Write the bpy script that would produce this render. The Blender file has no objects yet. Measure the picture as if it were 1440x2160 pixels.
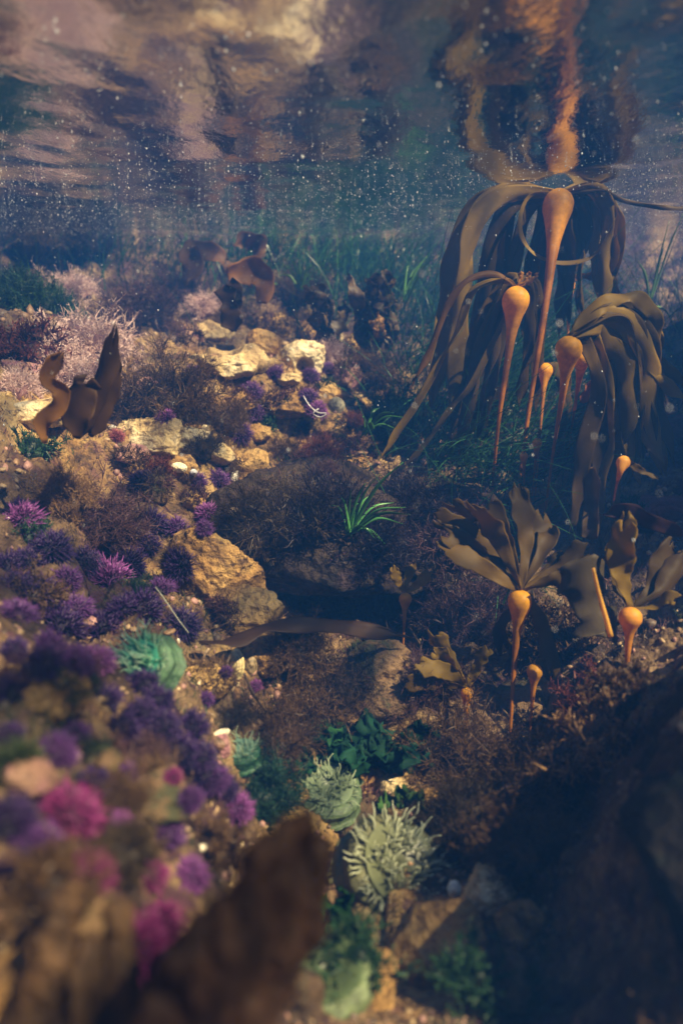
import bpy, bmesh, math, random
import numpy as np
from mathutils import Vector, Matrix, Quaternion
from mathutils.bvhtree import BVHTree

R = math.radians
SC = bpy.context.scene
COL = SC.collection

# ------------------------------------------------------------------ camera
CAM_Z = -0.25                      # a quarter of a metre under the surface (z = 0)
PITCH = 16.3
FPX = 1500.0                       # focal length in photograph pixels (1440 x 2160)
cam_d = bpy.data.cameras.new('camera')
cam = bpy.data.objects.new('camera', cam_d)
COL.objects.link(cam)
cam.location = (0, 0, CAM_Z)
cam.rotation_euler = (R(90 - PITCH), 0, 0)
cam_d.sensor_fit = 'VERTICAL'
cam_d.sensor_height = 36.0
cam_d.sensor_width = 24.0
cam_d.lens = 36.0 * FPX / 2160.0
cam_d.clip_start = 0.01
cam_d.clip_end = 200
cam_d.dof.use_dof = True
cam_d.dof.focus_distance = 1.35
cam_d.dof.aperture_fstop = 2.3
SC.camera = cam

# ------------------------------------------------------------------ sky, sun, exposure
SUN_EL, SUN_AZ = 51.0, 122.0       # azimuth clockwise from +Y: behind the camera, a little right
w = bpy.data.worlds.new('World')
SC.world = w
w.use_nodes = True
nt = w.node_tree
sky = nt.nodes.new('ShaderNodeTexSky')
sky.sky_type = 'NISHITA'
sky.sun_disc = False
sky.sun_elevation = R(SUN_EL)
sky.sun_rotation = R(SUN_AZ)
bg = nt.nodes['Background']
nt.links.new(sky.outputs[0], bg.inputs[0])
bg.inputs[1].default_value = 0.05
sl = bpy.data.lights.new('sun', 'SUN')
sl.energy = 5.0
sl.angle = R(0.5)
sl.color = (1.0, 0.82, 0.50)
sun = bpy.data.objects.new('sun', sl)
COL.objects.link(sun)
az, el = R(SUN_AZ), R(SUN_EL)
to_sun = Vector((math.sin(az) * math.cos(el), math.cos(az) * math.cos(el), math.sin(el)))
sun.rotation_euler = (-to_sun).to_track_quat('-Z', 'Y').to_euler()
sun.location = to_sun * 8
SC.view_settings.view_transform = 'Standard'
SC.view_settings.look = 'None'
SC.view_settings.exposure = 1.45
SC.view_settings.gamma = 1.0
SC.view_settings.use_curve_mapping = False
SC.render.engine = 'CYCLES'
cy = SC.cycles
cy.use_denoising = True
cy.max_bounces = 10
cy.diffuse_bounces = 3
cy.glossy_bounces = 4
cy.transparent_max_bounces = 12
cy.volume_bounces = 1
cy.sample_clamp_indirect = 4.0
cy.caustics_refractive = False

# ------------------------------------------------------------------ numpy noise
def _hash(ix, iy, iz):
    n = (ix.astype(np.int64) * 374761393 + iy.astype(np.int64) * 668265263 + iz.astype(np.int64) * 2147483647) & 0xffffffff
    n = ((n ^ (n >> 13)) * 1274126177) & 0xffffffff
    n = ((n ^ (n >> 16)) * 2246822519) & 0xffffffff
    return ((n ^ (n >> 15)) & 0xffff) / 32767.5 - 1.0

def vnoise(p):
    """value noise, -1..1, p (N,3)"""
    i = np.floor(p)
    f = p - i
    f = f * f * f * (f * (f * 6 - 15) + 10)
    ix, iy, iz = i[:, 0], i[:, 1], i[:, 2]
    fx, fy, fz = f[:, 0], f[:, 1], f[:, 2]
    def h(a, b, c): return _hash(ix + a, iy + b, iz + c)
    x00 = h(0,0,0) * (1-fx) + h(1,0,0) * fx
    x10 = h(0,1,0) * (1-fx) + h(1,1,0) * fx
    x01 = h(0,0,1) * (1-fx) + h(1,0,1) * fx
    x11 = h(0,1,1) * (1-fx) + h(1,1,1) * fx
    y0 = x00 * (1-fy) + x10 * fy
    y1 = x01 * (1-fy) + x11 * fy
    return y0 * (1-fz) + y1 * fz

ROTM = np.array([[0.0, 0.8, 0.6], [-0.8, 0.36, -0.48], [-0.6, -0.48, 0.64]])
def fbm(p, oct=4, gain=0.5, seed=0.0):
    p = p + seed * 17.31
    s = np.zeros(len(p)); a = 1.0; t = 0
    for _ in range(oct):
        s += a * vnoise(p); t += a
        a *= gain
        p = p @ ROTM.T * 2.03 + 3.7
    return s / t

def ridged(p, oct=4, gain=0.5, seed=0.0):
    p = p + seed * 11.7
    s = np.zeros(len(p)); a = 1.0; t = 0
    for _ in range(oct):
        s += a * (1 - 2 * np.abs(vnoise(p))); t += a
        a *= gain
        p = p @ ROTM.T * 2.03 + 1.9
    return s / t

# ------------------------------------------------------------------ mesh helpers
def np_mesh(name, v, faces, col=None, smooth=True):
    """faces: (n,4) or (n,3) int array or a list of such arrays"""
    if not isinstance(faces, (list, tuple)):
        faces = [faces]
    faces = [np.asarray(f, dtype=np.int32) for f in faces if len(f)]
    m = bpy.data.meshes.new(name)
    v = np.asarray(v, dtype=np.float32)
    m.vertices.add(len(v))
    m.vertices.foreach_set('co', v.ravel())
    nl = sum(f.size for f in faces)
    npoly = sum(len(f) for f in faces)
    m.loops.add(nl)
    m.loops.foreach_set('vertex_index', np.concatenate([f.ravel() for f in faces]))
    tot = np.concatenate([np.full(len(f), f.shape[1], dtype=np.int32) for f in faces])
    st = np.concatenate([[0], np.cumsum(tot)[:-1]]).astype(np.int32)
    m.polygons.add(npoly)
    m.polygons.foreach_set('loop_start', st)
    m.polygons.foreach_set('loop_total', tot)
    if smooth:
        m.polygons.foreach_set('use_smooth', np.ones(npoly, dtype=bool))
    if col is not None:
        a = m.attributes.new('Col', 'FLOAT_COLOR', 'POINT')
        c = np.ones((len(v), 4), dtype=np.float32)
        c[:, :3] = col
        a.data.foreach_set('color', c.ravel())
    m.update(calc_edges=True)
    m.validate()
    return m

def obj(name, mesh, mat=None, parent=None, kind=None, label=None, cat=None, group=None, loc=None):
    o = bpy.data.objects.new(name, mesh)
    COL.objects.link(o)
    if mat is not None and mesh is not None and not mesh.materials:
        mesh.materials.append(mat)
    if parent is not None:
        o.parent = parent
    if loc is not None:
        o.location = loc
    if kind: o['kind'] = kind
    if label: o['label'] = label
    if cat: o['category'] = cat
    if group: o['group'] = group
    return o

def thing(name, label, cat, loc=(0, 0, 0), group=None):
    return obj(name, None, label=label, cat=cat, group=group, loc=loc)

class Acc:
    """collects vertex / face / colour arrays"""
    def __init__(s): s.v = []; s.q = []; s.t = []; s.c = []; s.n = 0
    def add(s, v, q=None, t=None, c=(1, 1, 1)):
        v = np.asarray(v, dtype=float).reshape(-1, 3)
        if q is not None: s.q.append(np.asarray(q) + s.n)
        if t is not None: s.t.append(np.asarray(t) + s.n)
        c = np.asarray(c, dtype=float)
        if c.ndim == 1: c = np.tile(c, (len(v), 1))
        s.v.append(v); s.c.append(c); s.n += len(v)
    def mesh(s, name, smooth=True):
        f = []
        if s.q: f.append(np.concatenate(s.q))
        if s.t: f.append(np.concatenate(s.t))
        return np_mesh(name, np.concatenate(s.v), f, np.concatenate(s.c), smooth)

def norm(a):
    return a / (np.linalg.norm(a, axis=-1, keepdims=True) + 1e-9)

# ------------------------------------------------------------------ pixels to rays
CP, SP = math.cos(R(PITCH)), math.sin(R(PITCH))
CAM = np.array([0, 0, CAM_Z])
def ray(px, py):
    u, v = (px - 720) / FPX, (1080 - py) / FPX
    return np.array([u, CP + v * SP, -SP + v * CP])
def at(px, py, Y):
    d = ray(px, py)
    return CAM + d * (Y / d[1])
def mpp(p):
    """metres per photograph pixel at point p"""
    d = p - CAM
    return (d[1] * CP - d[2] * SP) / FPX

# ------------------------------------------------------------------ materials
def new_mat(name):
    m = bpy.data.materials.new(name)
    m.use_nodes = True
    nt = m.node_tree
    b = nt.nodes['Principled BSDF']
    return m, nt, b
def N(nt, typ, **kw):
    n = nt.nodes.new(typ)
    for k, v in kw.items():
        if k.startswith('i_'):
            n.inputs[k[2:].replace('_', ' ')].default_value = v
        else:
            setattr(n, k, v)
    return n
def L(nt, a, b): nt.links.new(a, b)
def ramp(nt, fac, stops):
    r = N(nt, 'ShaderNodeValToRGB')
    e = r.color_ramp.elements
    while len(e) < len(stops): e.new(0.5)
    for i, (p, c) in enumerate(stops):
        e[i].position = p
        e[i].color = (*c, 1) if len(c) == 3 else c
    L(nt, fac, r.inputs[0])
    return r.outputs[0]
def mixc(nt, fac, a, b, mode='MIX'):
    m = N(nt, 'ShaderNodeMix', data_type='RGBA', blend_type=mode)
    for s, x in ((0, fac), (6, a), (7, b)):
        if isinstance(x, (int, float)): m.inputs[s].default_value = x
        elif isinstance(x, tuple): m.inputs[s].default_value = (*x, 1)
        else: L(nt, x, m.inputs[s])
    return m.outputs[2]
def noise_tex(nt, co, scale, detail=6, rough=0.6, dist=0.0):
    n = N(nt, 'ShaderNodeTexNoise')
    n.inputs['Scale'].default_value = scale
    n.inputs['Detail'].default_value = detail
    n.inputs['Roughness'].default_value = rough
    n.inputs['Distortion'].default_value = dist
    L(nt, co, n.inputs['Vector'])
    return n.outputs[0]

def rock_material(name, light, mid, dark, crust, crust_amt=0.5, bump=1.0, scale=1.0, spec=0.3):
    m, nt, b = new_mat(name)
    co = N(nt, 'ShaderNodeNewGeometry').outputs['Position']
    n1 = noise_tex(nt, co, 9 * scale, 8, 0.62)
    c = ramp(nt, n1, [(0.33, dark), (0.48, mid), (0.64, light)])
    n2 = noise_tex(nt, co, 21 * scale, 6, 0.65, 0.6)
    f2 = ramp(nt, n2, [(0.62 - 0.25 * crust_amt, (0, 0, 0)), (0.70 - 0.2 * crust_amt, (1, 1, 1))])
    c = mixc(nt, f2, c, crust)
    n3 = noise_tex(nt, co, 70 * scale, 5, 0.7)
    sp = ramp(nt, n3, [(0.30, (0.25, 0.22, 0.2)), (0.46, (1, 1, 1)), (0.62, (1, 1, 1)), (0.72, (1.5, 1.45, 1.35))])
    c = mixc(nt, 0.8, c, sp, 'MULTIPLY')
    L(nt, c, b.inputs['Base Color'])
    b.inputs['Roughness'].default_value = 0.75
    b.inputs['Specular IOR Level'].default_value = spec
    vo = N(nt, 'ShaderNodeTexVoronoi')
    vo.inputs['Scale'].default_value = 55 * scale
    L(nt, co, vo.inputs['Vector'])
    h1 = N(nt, 'ShaderNodeMath', operation='MULTIPLY_ADD')
    L(nt, n3, h1.inputs[0]); h1.inputs[1].default_value = 1.1
    L(nt, vo.outputs['Distance'], h1.inputs[2])
    h2 = N(nt, 'ShaderNodeMath', operation='MULTIPLY_ADD')
    L(nt, noise_tex(nt, co, 160 * scale, 4, 0.6), h2.inputs[0]); h2.inputs[1].default_value = 0.5
    L(nt, h1.outputs[0], h2.inputs[2])
    bp = N(nt, 'ShaderNodeBump')
    bp.inputs['Strength'].default_value = 0.9
    bp.inputs['Distance'].default_value = 0.012 * bump
    L(nt, h2.outputs[0], bp.inputs['Height'])
    L(nt, bp.outputs[0], b.inputs['Normal'])
    return m

M = {}
M['seabed'] = rock_material('seabed_rock', (0.36, 0.24, 0.12), (0.10, 0.060, 0.032), (0.018, 0.013, 0.012), (0.08, 0.034, 0.045), 0.5, 1.3)
M['tan'] = rock_material('tan_rock', (0.74, 0.48, 0.17), (0.48, 0.27, 0.085), (0.08, 0.045, 0.022), (0.15, 0.085, 0.04), 0.32, 1.6)
M['pale'] = rock_material('pale_rock', (0.94, 0.80, 0.52), (0.80, 0.58, 0.27), (0.25, 0.16, 0.08), (0.30, 0.17, 0.09), 0.15, 1.1)
M['pink'] = rock_material('pink_crusted_rock', (0.55, 0.36, 0.24), (0.36, 0.20, 0.14), (0.10, 0.06, 0.05), (0.42, 0.20, 0.22), 0.55, 1.0)
M['brown'] = rock_material('brown_rock', (0.25, 0.155, 0.075), (0.14, 0.085, 0.042), (0.045, 0.03, 0.02), (0.07, 0.07, 0.03), 0.5, 1.0)
M['dark'] = rock_material('shade_black_rock', (0.026, 0.018, 0.013), (0.014, 0.010, 0.008), (0.009, 0.007, 0.007), (0.014, 0.02, 0.012), 0.4, 1.0)  # near-black tone stands in for shade on the corner boulder
M['red'] = rock_material('red_crusted_rock', (0.16, 0.05, 0.06), (0.11, 0.034, 0.042), (0.045, 0.018, 0.022), (0.13, 0.05, 0.06), 0.5, 0.6)
M['ledge'] = rock_material('ledge_rock_shaded', (0.10, 0.065, 0.035), (0.055, 0.036, 0.02), (0.018, 0.012, 0.01), (0.05, 0.03, 0.03), 0.5, 1.4)  # brown rock darkened in colour to stand in for shade on the ledge

def weed_material(name, c, trans=0.35, rough=0.5, noise_amt=0.6, spec=0.4, scale=60, bump=0.0):
    """soft plant tissue: the vertex colour tints it, part of the light passes through"""
    m, nt, b = new_mat(name)
    co = N(nt, 'ShaderNodeNewGeometry').outputs['Position']
    at_ = N(nt, 'ShaderNodeAttribute', attribute_name='Col')
    n = noise_tex(nt, co, scale, 5, 0.65)
    v = ramp(nt, n, [(0.3, (1 - noise_amt * 0.7,) * 3), (0.5, (1, 1, 1)), (0.7, (1 + noise_amt * 0.6,) * 3)])
    cc = mixc(nt, 1.0, at_.outputs['Color'], v, 'MULTIPLY')
    cc = mixc(nt, 1.0, cc, c, 'MULTIPLY')
    L(nt, cc, b.inputs['Base Color'])
    b.inputs['Roughness'].default_value = rough
    b.inputs['Specular IOR Level'].default_value = spec
    if bump:
        bp = N(nt, 'ShaderNodeBump')
        bp.inputs['Distance'].default_value = bump
        L(nt, n, bp.inputs['Height']); L(nt, bp.outputs[0], b.inputs['Normal'])
    if trans > 0:
        t = N(nt, 'ShaderNodeBsdfTranslucent')
        L(nt, cc, t.inputs['Color'])
        mx = N(nt, 'ShaderNodeMixShader')
        mx.inputs[0].default_value = trans
        L(nt, b.outputs[0], mx.inputs[1]); L(nt, t.outputs[0], mx.inputs[2])
        L(nt, mx.outputs[0], nt.nodes['Material Output'].inputs['Surface'])
    return m
M['weed'] = weed_material('seaweed_tissue', (1, 1, 1), 0.3)
M['kelp'] = weed_material('kelp_blade_tissue', (1, 1, 1), 0.55, 0.55, 0.2, 0.25, 18, 0.002)
M['bulb'] = weed_material('kelp_bulb_tissue', (1, 1, 1), 0.4, 0.5, 0.45, 0.3, 50, 0.0)
M['coral'] = weed_material('coralline_tissue', (1, 1, 1), 0.12, 0.7, 0.4, 0.25, 90)
M['grass'] = weed_material('seagrass_tissue', (1, 1, 1), 0.35, 0.3, 0.3, 0.6, 30)
M['lettuce'] = weed_material('sea_lettuce_tissue', (1, 1, 1), 0.5, 0.7, 0.5, 0.15, 40)
M['spine'] = weed_material('urchin_spine', (1, 1, 1), 0.12, 0.4, 0.3, 0.5, 120)
M['test'] = weed_material('urchin_test', (1, 1, 1), 0.0, 0.7, 0.5, 0.3, 90, 0.004)
M['tentacle'] = weed_material('anemone_tentacle', (1, 1, 1), 0.5, 0.35, 0.2, 0.5, 90)
M['column'] = weed_material('anemone_column', (1, 1, 1), 0.08, 0.5, 0.35, 0.45, 55, 0.006)
M['shell'] = weed_material('shell_surface', (1, 1, 1), 0.0, 0.4, 0.6, 0.5, 110, 0.003)
M['lump'] = weed_material('lumpy_weed', (1, 1, 1), 0.05, 0.7, 0.7, 0.3, 45, 0.01)

# ------------------------------------------------------------------ seabed
CTRL = [  # photograph pixel and distance ahead in metres
 (100,490,3.1),(400,495,3.2),(720,500,3.2),(1000,505,3.2),(1300,500,3.1),
 (100,610,2.5),(300,640,2.5),(550,640,2.6),(720,660,2.6),(900,690,2.7),(1200,760,2.5),(1400,760,2.4),
 (50,690,1.75),(170,720,1.75),(330,800,1.8),(480,780,2.05),(640,780,2.05),(780,800,2.1),(900,870,1.9),(1150,950,1.8),(1350,930,1.8),
 (50,870,1.35),(330,930,1.55),(500,910,1.65),(650,890,1.75),(760,950,1.65),(900,1010,1.55),(1050,1100,1.5),(1250,1100,1.5),(1400,1120,1.35),
 (60,1020,1.15),(200,1090,1.25),(330,1090,1.3),(450,1100,1.38),(620,1290,1.48),(720,1295,1.52),(820,1290,1.5),(650,1050,1.72),(800,1060,1.72),
 (60,1240,.95),(220,1250,1.0),(350,1220,1.12),
 (90,1500,.62),(250,1430,.82),(330,1450,.85),(420,1370,1.0),(540,1370,1.08),(700,1345,1.2),
 (850,1390,1.15),(1000,1410,1.15),(1150,1380,1.15),(1300,1380,1.05),
 (500,1620,.87),(620,1610,.93),(800,1580,1.0),(1000,1600,.97),(1150,1570,.97),(1300,1520,.85),
 (150,1720,.45),(350,1660,.62),(500,1730,.7),(690,1760,.83),(850,1860,.77),(1000,1810,.8),(1200,1760,.75),
 (100,1900,.37),(300,1900,.43),(450,1900,.52),(620,1960,.62),(800,2060,.58),(1000,2060,.57),
 (100,2150,.31),(400,2150,.37),(700,2150,.47),(1000,2150,.49),
 (1250,2000,.52),(1380,1850,.50),(1420,1600,.52),
]
pts = [tuple(at(*c)) for c in CTRL]
pts += [(-1.2,1.2,-.30),(-1.6,2,-.12),(-1.0,.5,-.25),(-.7,0,-.45),(-1.3,-.6,-.1),(1.5,1.5,-.50),(1.8,2.4,-.35),(1.3,.3,-.1),(.8,.45,-.42),
        (.6,0,-.5),(0,-1,-.6),(1.2,-1,-.1),(0,0,-.62),(0,.14,-.63),(-.25,.1,-.52),
        (-2,3.2,.0),(2,3.2,.0),(-1.5,3.9,.22),(0,3.9,.25),(1.5,3.9,.25),(2.6,1,.0),(-2.4,.6,.05)]
pts = np.array(pts)
def tps_fit(P, z, lam=1e-3):
    n = len(P)
    d2 = ((P[:, None] - P[None]) ** 2).sum(-1)
    K = np.where(d2 > 0, 0.5 * d2 * np.log(d2 + 1e-12), 0) + lam * np.eye(n)
    Q = np.c_[np.ones(n), P]
    A = np.block([[K, Q], [Q.T, np.zeros((3, 3))]])
    return np.linalg.solve(A, np.r_[z, 0, 0, 0])
TW = tps_fit(pts[:, :2], pts[:, 2])
def base_z(x, y):
    out = np.empty(len(x))
    for i in range(0, len(x), 20000):
        q = np.c_[x[i:i+20000], y[i:i+20000]]
        d2 = ((q[:, None] - pts[None, :, :2]) ** 2).sum(-1)
        out[i:i+20000] = (0.5 * d2 * np.log(d2 + 1e-12)) @ TW[:len(pts)] + TW[-3] + q @ TW[-2:]
    r = np.hypot(x, y - 1.3)
    k = np.clip((r - 2.5) / 1.3, 0, 1); k = k * k * (3 - 2 * k)
    return np.clip(out, -1.3, 0.35) * (1 - k) + 0.30 * k

th_d = np.linspace(R(-40), R(40), 440)
th = np.concatenate([np.linspace(R(-180), R(-40), 60)[:-1], th_d, np.linspace(R(40), R(180), 60)[1:-1]])
rr = np.concatenate([[0.02, 0.08, 0.14], np.exp(np.linspace(math.log(0.18), math.log(3.9), 440)), np.linspace(4.1, 7.0, 14)])
TH, RR = np.meshgrid(th, rr)
nr, nth = TH.shape
X, Y = (RR * np.sin(TH)).ravel(), (RR * np.cos(TH)).ravel()
Z = base_z(X, Y)
P = np.c_[X, Y, Z]
amp = np.clip((RR.ravel() - 0.1) / 0.6, 0.15, 1.0)
big = ridged(P * 3.1, 4, 0.5, 3) * 0.045 + fbm(P * 7.5, 4, 0.55, 5) * 0.035
mid_ = ridged(P * 19, 4, 0.55, 7) * 0.013
def cells(x, y, sc, seed):
    """rounded stones: height from the nearest jittered cell centre"""
    px_, py_ = x * sc, y * sc
    ix, iy = np.floor(px_), np.floor(py_)
    best = np.full(len(x), 9.0); hh = np.zeros(len(x))
    for dx in (-1, 0, 1):
        for dy in (-1, 0, 1):
            cx, cy_ = ix + dx, iy + dy
            k = np.full(len(x), seed)
            ox = cx + .5 + .45 * _hash(cx, cy_, k); oy = cy_ + .5 + .45 * _hash(cx, cy_, k + 1)
            d = np.hypot(px_ - ox, py_ - oy)
            m = d < best
            best = np.where(m, d, best); hh = np.where(m, .5 + .5 * _hash(cx, cy_, k + 2), hh)
    return np.sqrt(np.clip(1 - (best / .75) ** 2, 0, 1)) * (.3 + .7 * hh)
warp = fbm(P * 4, 2, .5, 15) * .05
stones = cells(X + warp, Y - warp, 5.5, 3) * .060 + cells(X - warp, Y + warp, 13, 8) * .026 + cells(X, Y + warp, 34, 12) * .008
D = (big + mid_ * 1.2 + stones - .045) * amp
jx = fbm(P * 12, 3, 0.5, 9) * 0.020 * amp
jy = fbm(P * 12, 3, 0.5, 13) * 0.020 * amp
P = np.c_[X + jx, Y + jy, Z + D]
idx = np.arange(nr * nth).reshape(nr, nth)
nxt = np.roll(idx, -1, axis=1)
Q = np.stack([idx[:-1], idx[1:], nxt[1:], nxt[:-1]], -1).reshape(-1, 4)
P = np.vstack([P, [[0, 0, P[:nth, 2].mean()]]])
T = np.stack([idx[0], nxt[0], np.full(nth, len(P) - 1)], -1)
GOLD_LIT = [(600, 800, 2.0, .36), (480, 700, 2.1, .25), (700, 900, 1.7, .25), (450, 950, 1.6, .22), (330, 930, 1.55, .22), (60, 830, 1.4, .25), (470, 1230, 1.2, .16),
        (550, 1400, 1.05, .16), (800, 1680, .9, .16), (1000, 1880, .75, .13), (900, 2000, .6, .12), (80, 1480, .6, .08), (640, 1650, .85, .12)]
gw = np.zeros(len(P))  # golden rock tone, painted lighter over the areas the sun should catch
for gx_, gy_, gY, gr in GOLD_LIT:
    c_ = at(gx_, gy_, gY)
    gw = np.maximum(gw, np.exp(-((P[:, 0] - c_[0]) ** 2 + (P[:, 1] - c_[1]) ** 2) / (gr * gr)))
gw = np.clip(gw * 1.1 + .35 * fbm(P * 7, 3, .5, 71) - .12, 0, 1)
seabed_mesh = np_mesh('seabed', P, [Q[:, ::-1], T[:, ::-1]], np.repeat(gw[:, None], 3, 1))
m = M['seabed']; nt = m.node_tree; b = nt.nodes['Principled BSDF']
old = b.inputs['Base Color'].links[0].from_socket
co = N(nt, 'ShaderNodeNewGeometry').outputs['Position']
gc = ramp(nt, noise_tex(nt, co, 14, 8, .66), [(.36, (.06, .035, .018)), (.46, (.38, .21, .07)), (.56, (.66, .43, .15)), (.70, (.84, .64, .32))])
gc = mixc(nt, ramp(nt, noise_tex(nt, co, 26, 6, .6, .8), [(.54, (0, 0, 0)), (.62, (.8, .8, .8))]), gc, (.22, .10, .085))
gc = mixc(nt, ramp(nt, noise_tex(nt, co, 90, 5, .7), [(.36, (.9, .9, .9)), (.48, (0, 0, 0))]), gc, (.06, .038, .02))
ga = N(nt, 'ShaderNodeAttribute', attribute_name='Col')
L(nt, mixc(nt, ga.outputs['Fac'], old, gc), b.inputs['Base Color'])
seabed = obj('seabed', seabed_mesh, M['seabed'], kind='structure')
seabed['label'] = 'crusted rocky bed of the tide pool'
BVH = BVHTree.FromPolygons([Vector(p) for p in P], [tuple(int(i) for i in q) for q in Q])
SOLIDS = []          # the rocks, for things that sit on them
ROCK_PTS = []
def add_solid(o, turf=True):
    me = o.data; n = len(me.vertices)
    v = np.empty(n * 3); me.vertices.foreach_get('co', v); v = v.reshape(-1, 3)
    mw = np.array(o.matrix_basis)
    vw = v @ mw[:3, :3].T + mw[:3, 3]
    SOLIDS.append(BVHTree.FromPolygons([Vector(x) for x in vw], [tuple(p.vertices) for p in me.polygons]))
    if turf:
        nn = np.empty(n * 3); me.vertex_normals.foreach_get('vector', nn)
        ROCK_PTS.append(np.c_[vw, nn.reshape(-1, 3) @ mw[:3, :3].T])
def hit_any(px, py):
    p, n = hit(px, py)
    best = np.linalg.norm(p - CAM)
    d = Vector(ray(px, py)).normalized()
    for b in SOLIDS:
        loc, nor, _, dist = b.ray_cast(Vector(CAM), d)
        if loc is not None and dist < best:
            best = dist; p, n = np.array(loc), np.array(nor)
    if n @ np.array(d) > 0: n = -n
    return p, n
def hit(px, py):
    d = ray(px, py)
    loc, nor, _, _ = BVH.ray_cast(Vector(CAM), Vector(d).normalized())
    if loc is None:
        p = at(px, py, 2.9); return p, np.array([0, 0, 1.0])
    n = np.array(nor)
    if n[2] < 0: n = -n
    return np.array(loc), n
def drop(x, y):
    loc, nor, _, _ = BVH.ray_cast(Vector((x, y, 1.5)), Vector((0, 0, -1)))
    if loc is None: return np.array([x, y, -0.5]), np.array([0, 0, 1.0])
    n = np.array(nor)
    if n[2] < 0: n = -n
    return np.array(loc), n

# ------------------------------------------------------------------ water surface
gx = np.linspace(-3.6, 3.6, 330); gy = np.linspace(-2.2, 3.95, 280)
WX, WY = np.meshgrid(gx, gy)
wp = np.c_[WX.ravel(), WY.ravel(), np.zeros(WX.size)]
wz = fbm(wp * np.array([3.2, 2.2, 1]), 3, 0.45, 21) * 0.0075 + fbm(wp * np.array([22, 9, 1]), 2, 0.5, 23) * 0.0034
wp[:, 2] = wz
wi = np.arange(WX.size).reshape(WX.shape)
wq = np.stack([wi[:-1, :-1], wi[:-1, 1:], wi[1:, 1:], wi[1:, :-1]], -1).reshape(-1, 4)
m, nt, b = new_mat('water_surface')
nt.nodes.remove(b)
co = N(nt, 'ShaderNodeNewGeometry').outputs['Position']
mp = N(nt, 'ShaderNodeMapping'); mp.inputs['Scale'].default_value = (2.0, 0.75, 1)
L(nt, co, mp.inputs[0])
bn = noise_tex(nt, mp.outputs[0], 30, 4, 0.62)
bp = N(nt, 'ShaderNodeBump'); bp.inputs['Strength'].default_value = 0.8; bp.inputs['Distance'].default_value = 0.0012
L(nt, bn, bp.inputs['Height'])
fr = N(nt, 'ShaderNodeFresnel'); fr.inputs['IOR'].default_value = 1.333
L(nt, bp.outputs[0], fr.inputs['Normal'])
gl = N(nt, 'ShaderNodeBsdfGlossy'); gl.inputs['Roughness'].default_value = 0.035
L(nt, bp.outputs[0], gl.inputs['Normal'])
# caustic net painted into the surface's transmission colour, standing in for ripple focusing
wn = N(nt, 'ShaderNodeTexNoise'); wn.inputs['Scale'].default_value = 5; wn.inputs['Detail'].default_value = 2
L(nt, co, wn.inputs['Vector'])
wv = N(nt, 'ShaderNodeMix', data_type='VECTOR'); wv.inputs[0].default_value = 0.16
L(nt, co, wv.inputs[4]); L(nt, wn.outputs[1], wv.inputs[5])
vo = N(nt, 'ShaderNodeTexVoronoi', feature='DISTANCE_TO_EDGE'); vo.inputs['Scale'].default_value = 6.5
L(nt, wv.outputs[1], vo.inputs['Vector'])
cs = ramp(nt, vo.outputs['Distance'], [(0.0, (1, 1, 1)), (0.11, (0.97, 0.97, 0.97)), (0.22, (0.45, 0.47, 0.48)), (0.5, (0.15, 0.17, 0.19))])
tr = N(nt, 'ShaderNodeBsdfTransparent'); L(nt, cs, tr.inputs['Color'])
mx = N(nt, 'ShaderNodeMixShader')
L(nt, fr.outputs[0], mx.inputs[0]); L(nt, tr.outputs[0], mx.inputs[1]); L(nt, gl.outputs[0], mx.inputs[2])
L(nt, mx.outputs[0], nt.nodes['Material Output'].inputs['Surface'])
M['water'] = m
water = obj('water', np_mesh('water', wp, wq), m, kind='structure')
water['label'] = 'rippled water surface seen from below'

# ------------------------------------------------------------------ haze (the murk of the water)
HAZE_DENSITY = 0.14
bm = bmesh.new()
bmesh.ops.create_cube(bm, size=1)
for v in bm.verts:
    v.co = Vector((v.co.x * 18, v.co.y * 18 + 1, 0.0 if False else (0.9 if v.co.z > 0 else -2.6)))
hm = bpy.data.meshes.new('haze'); bm.to_mesh(hm); bm.free()
m, nt, b = new_mat('water_murk')
nt.nodes.remove(b)
pv = N(nt, 'ShaderNodeVolumePrincipled')
pv.inputs['Color'].default_value = (0.05, 0.27, 0.97, 1)
pv.inputs['Density'].default_value = HAZE_DENSITY
pv.inputs['Anisotropy'].default_value = 0.2
L(nt, pv.outputs[0], nt.nodes['Material Output'].inputs['Volume'])
haze = obj('haze', hm, m, kind='stuff')
haze['label'] = 'blue murk of the pool water'

# ------------------------------------------------------------------ rocks
_ICO = {}
def ico(sub):
    if sub not in _ICO:
        bm = bmesh.new(); bmesh.ops.create_icosphere(bm, subdivisions=sub, radius=1)
        v = np.array([x.co[:] for x in bm.verts]); f = np.array([[y.index for y in x.verts] for x in bm.faces])
        bm.free(); _ICO[sub] = (v, f)
    return _ICO[sub]
def rock_verts(size, seed, sub=4, cuts=7, rough=1.0, cut_lo=0.55):
    v, f = ico(sub)
    rng = np.random.default_rng(seed)
    p = v.copy()
    p *= (1 + 0.30 * fbm(v * 1.3, 3, 0.5, seed * 1.7 + 2))[:, None]
    for _ in range(cuts):
        n = norm(rng.normal(size=3)); d = rng.uniform(cut_lo, 0.95)
        e = p @ n - d
        p = p - np.where(e > 0, e * 0.85, 0)[:, None] * n
    p *= (1 + rough * (0.09 * ridged(v * 3.4, 4, 0.55, seed + 0.3) + 0.045 * fbm(v * 9, 4, 0.6, seed + 5)))[:, None]
    if sub >= 5:
        p *= (1 + rough * (.022 * ridged(v * 15, 3, .6, seed + 8) + .012 * fbm(v * 34, 2, .6, seed + 9)))[:, None]
    return p * np.asarray(size), f
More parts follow.
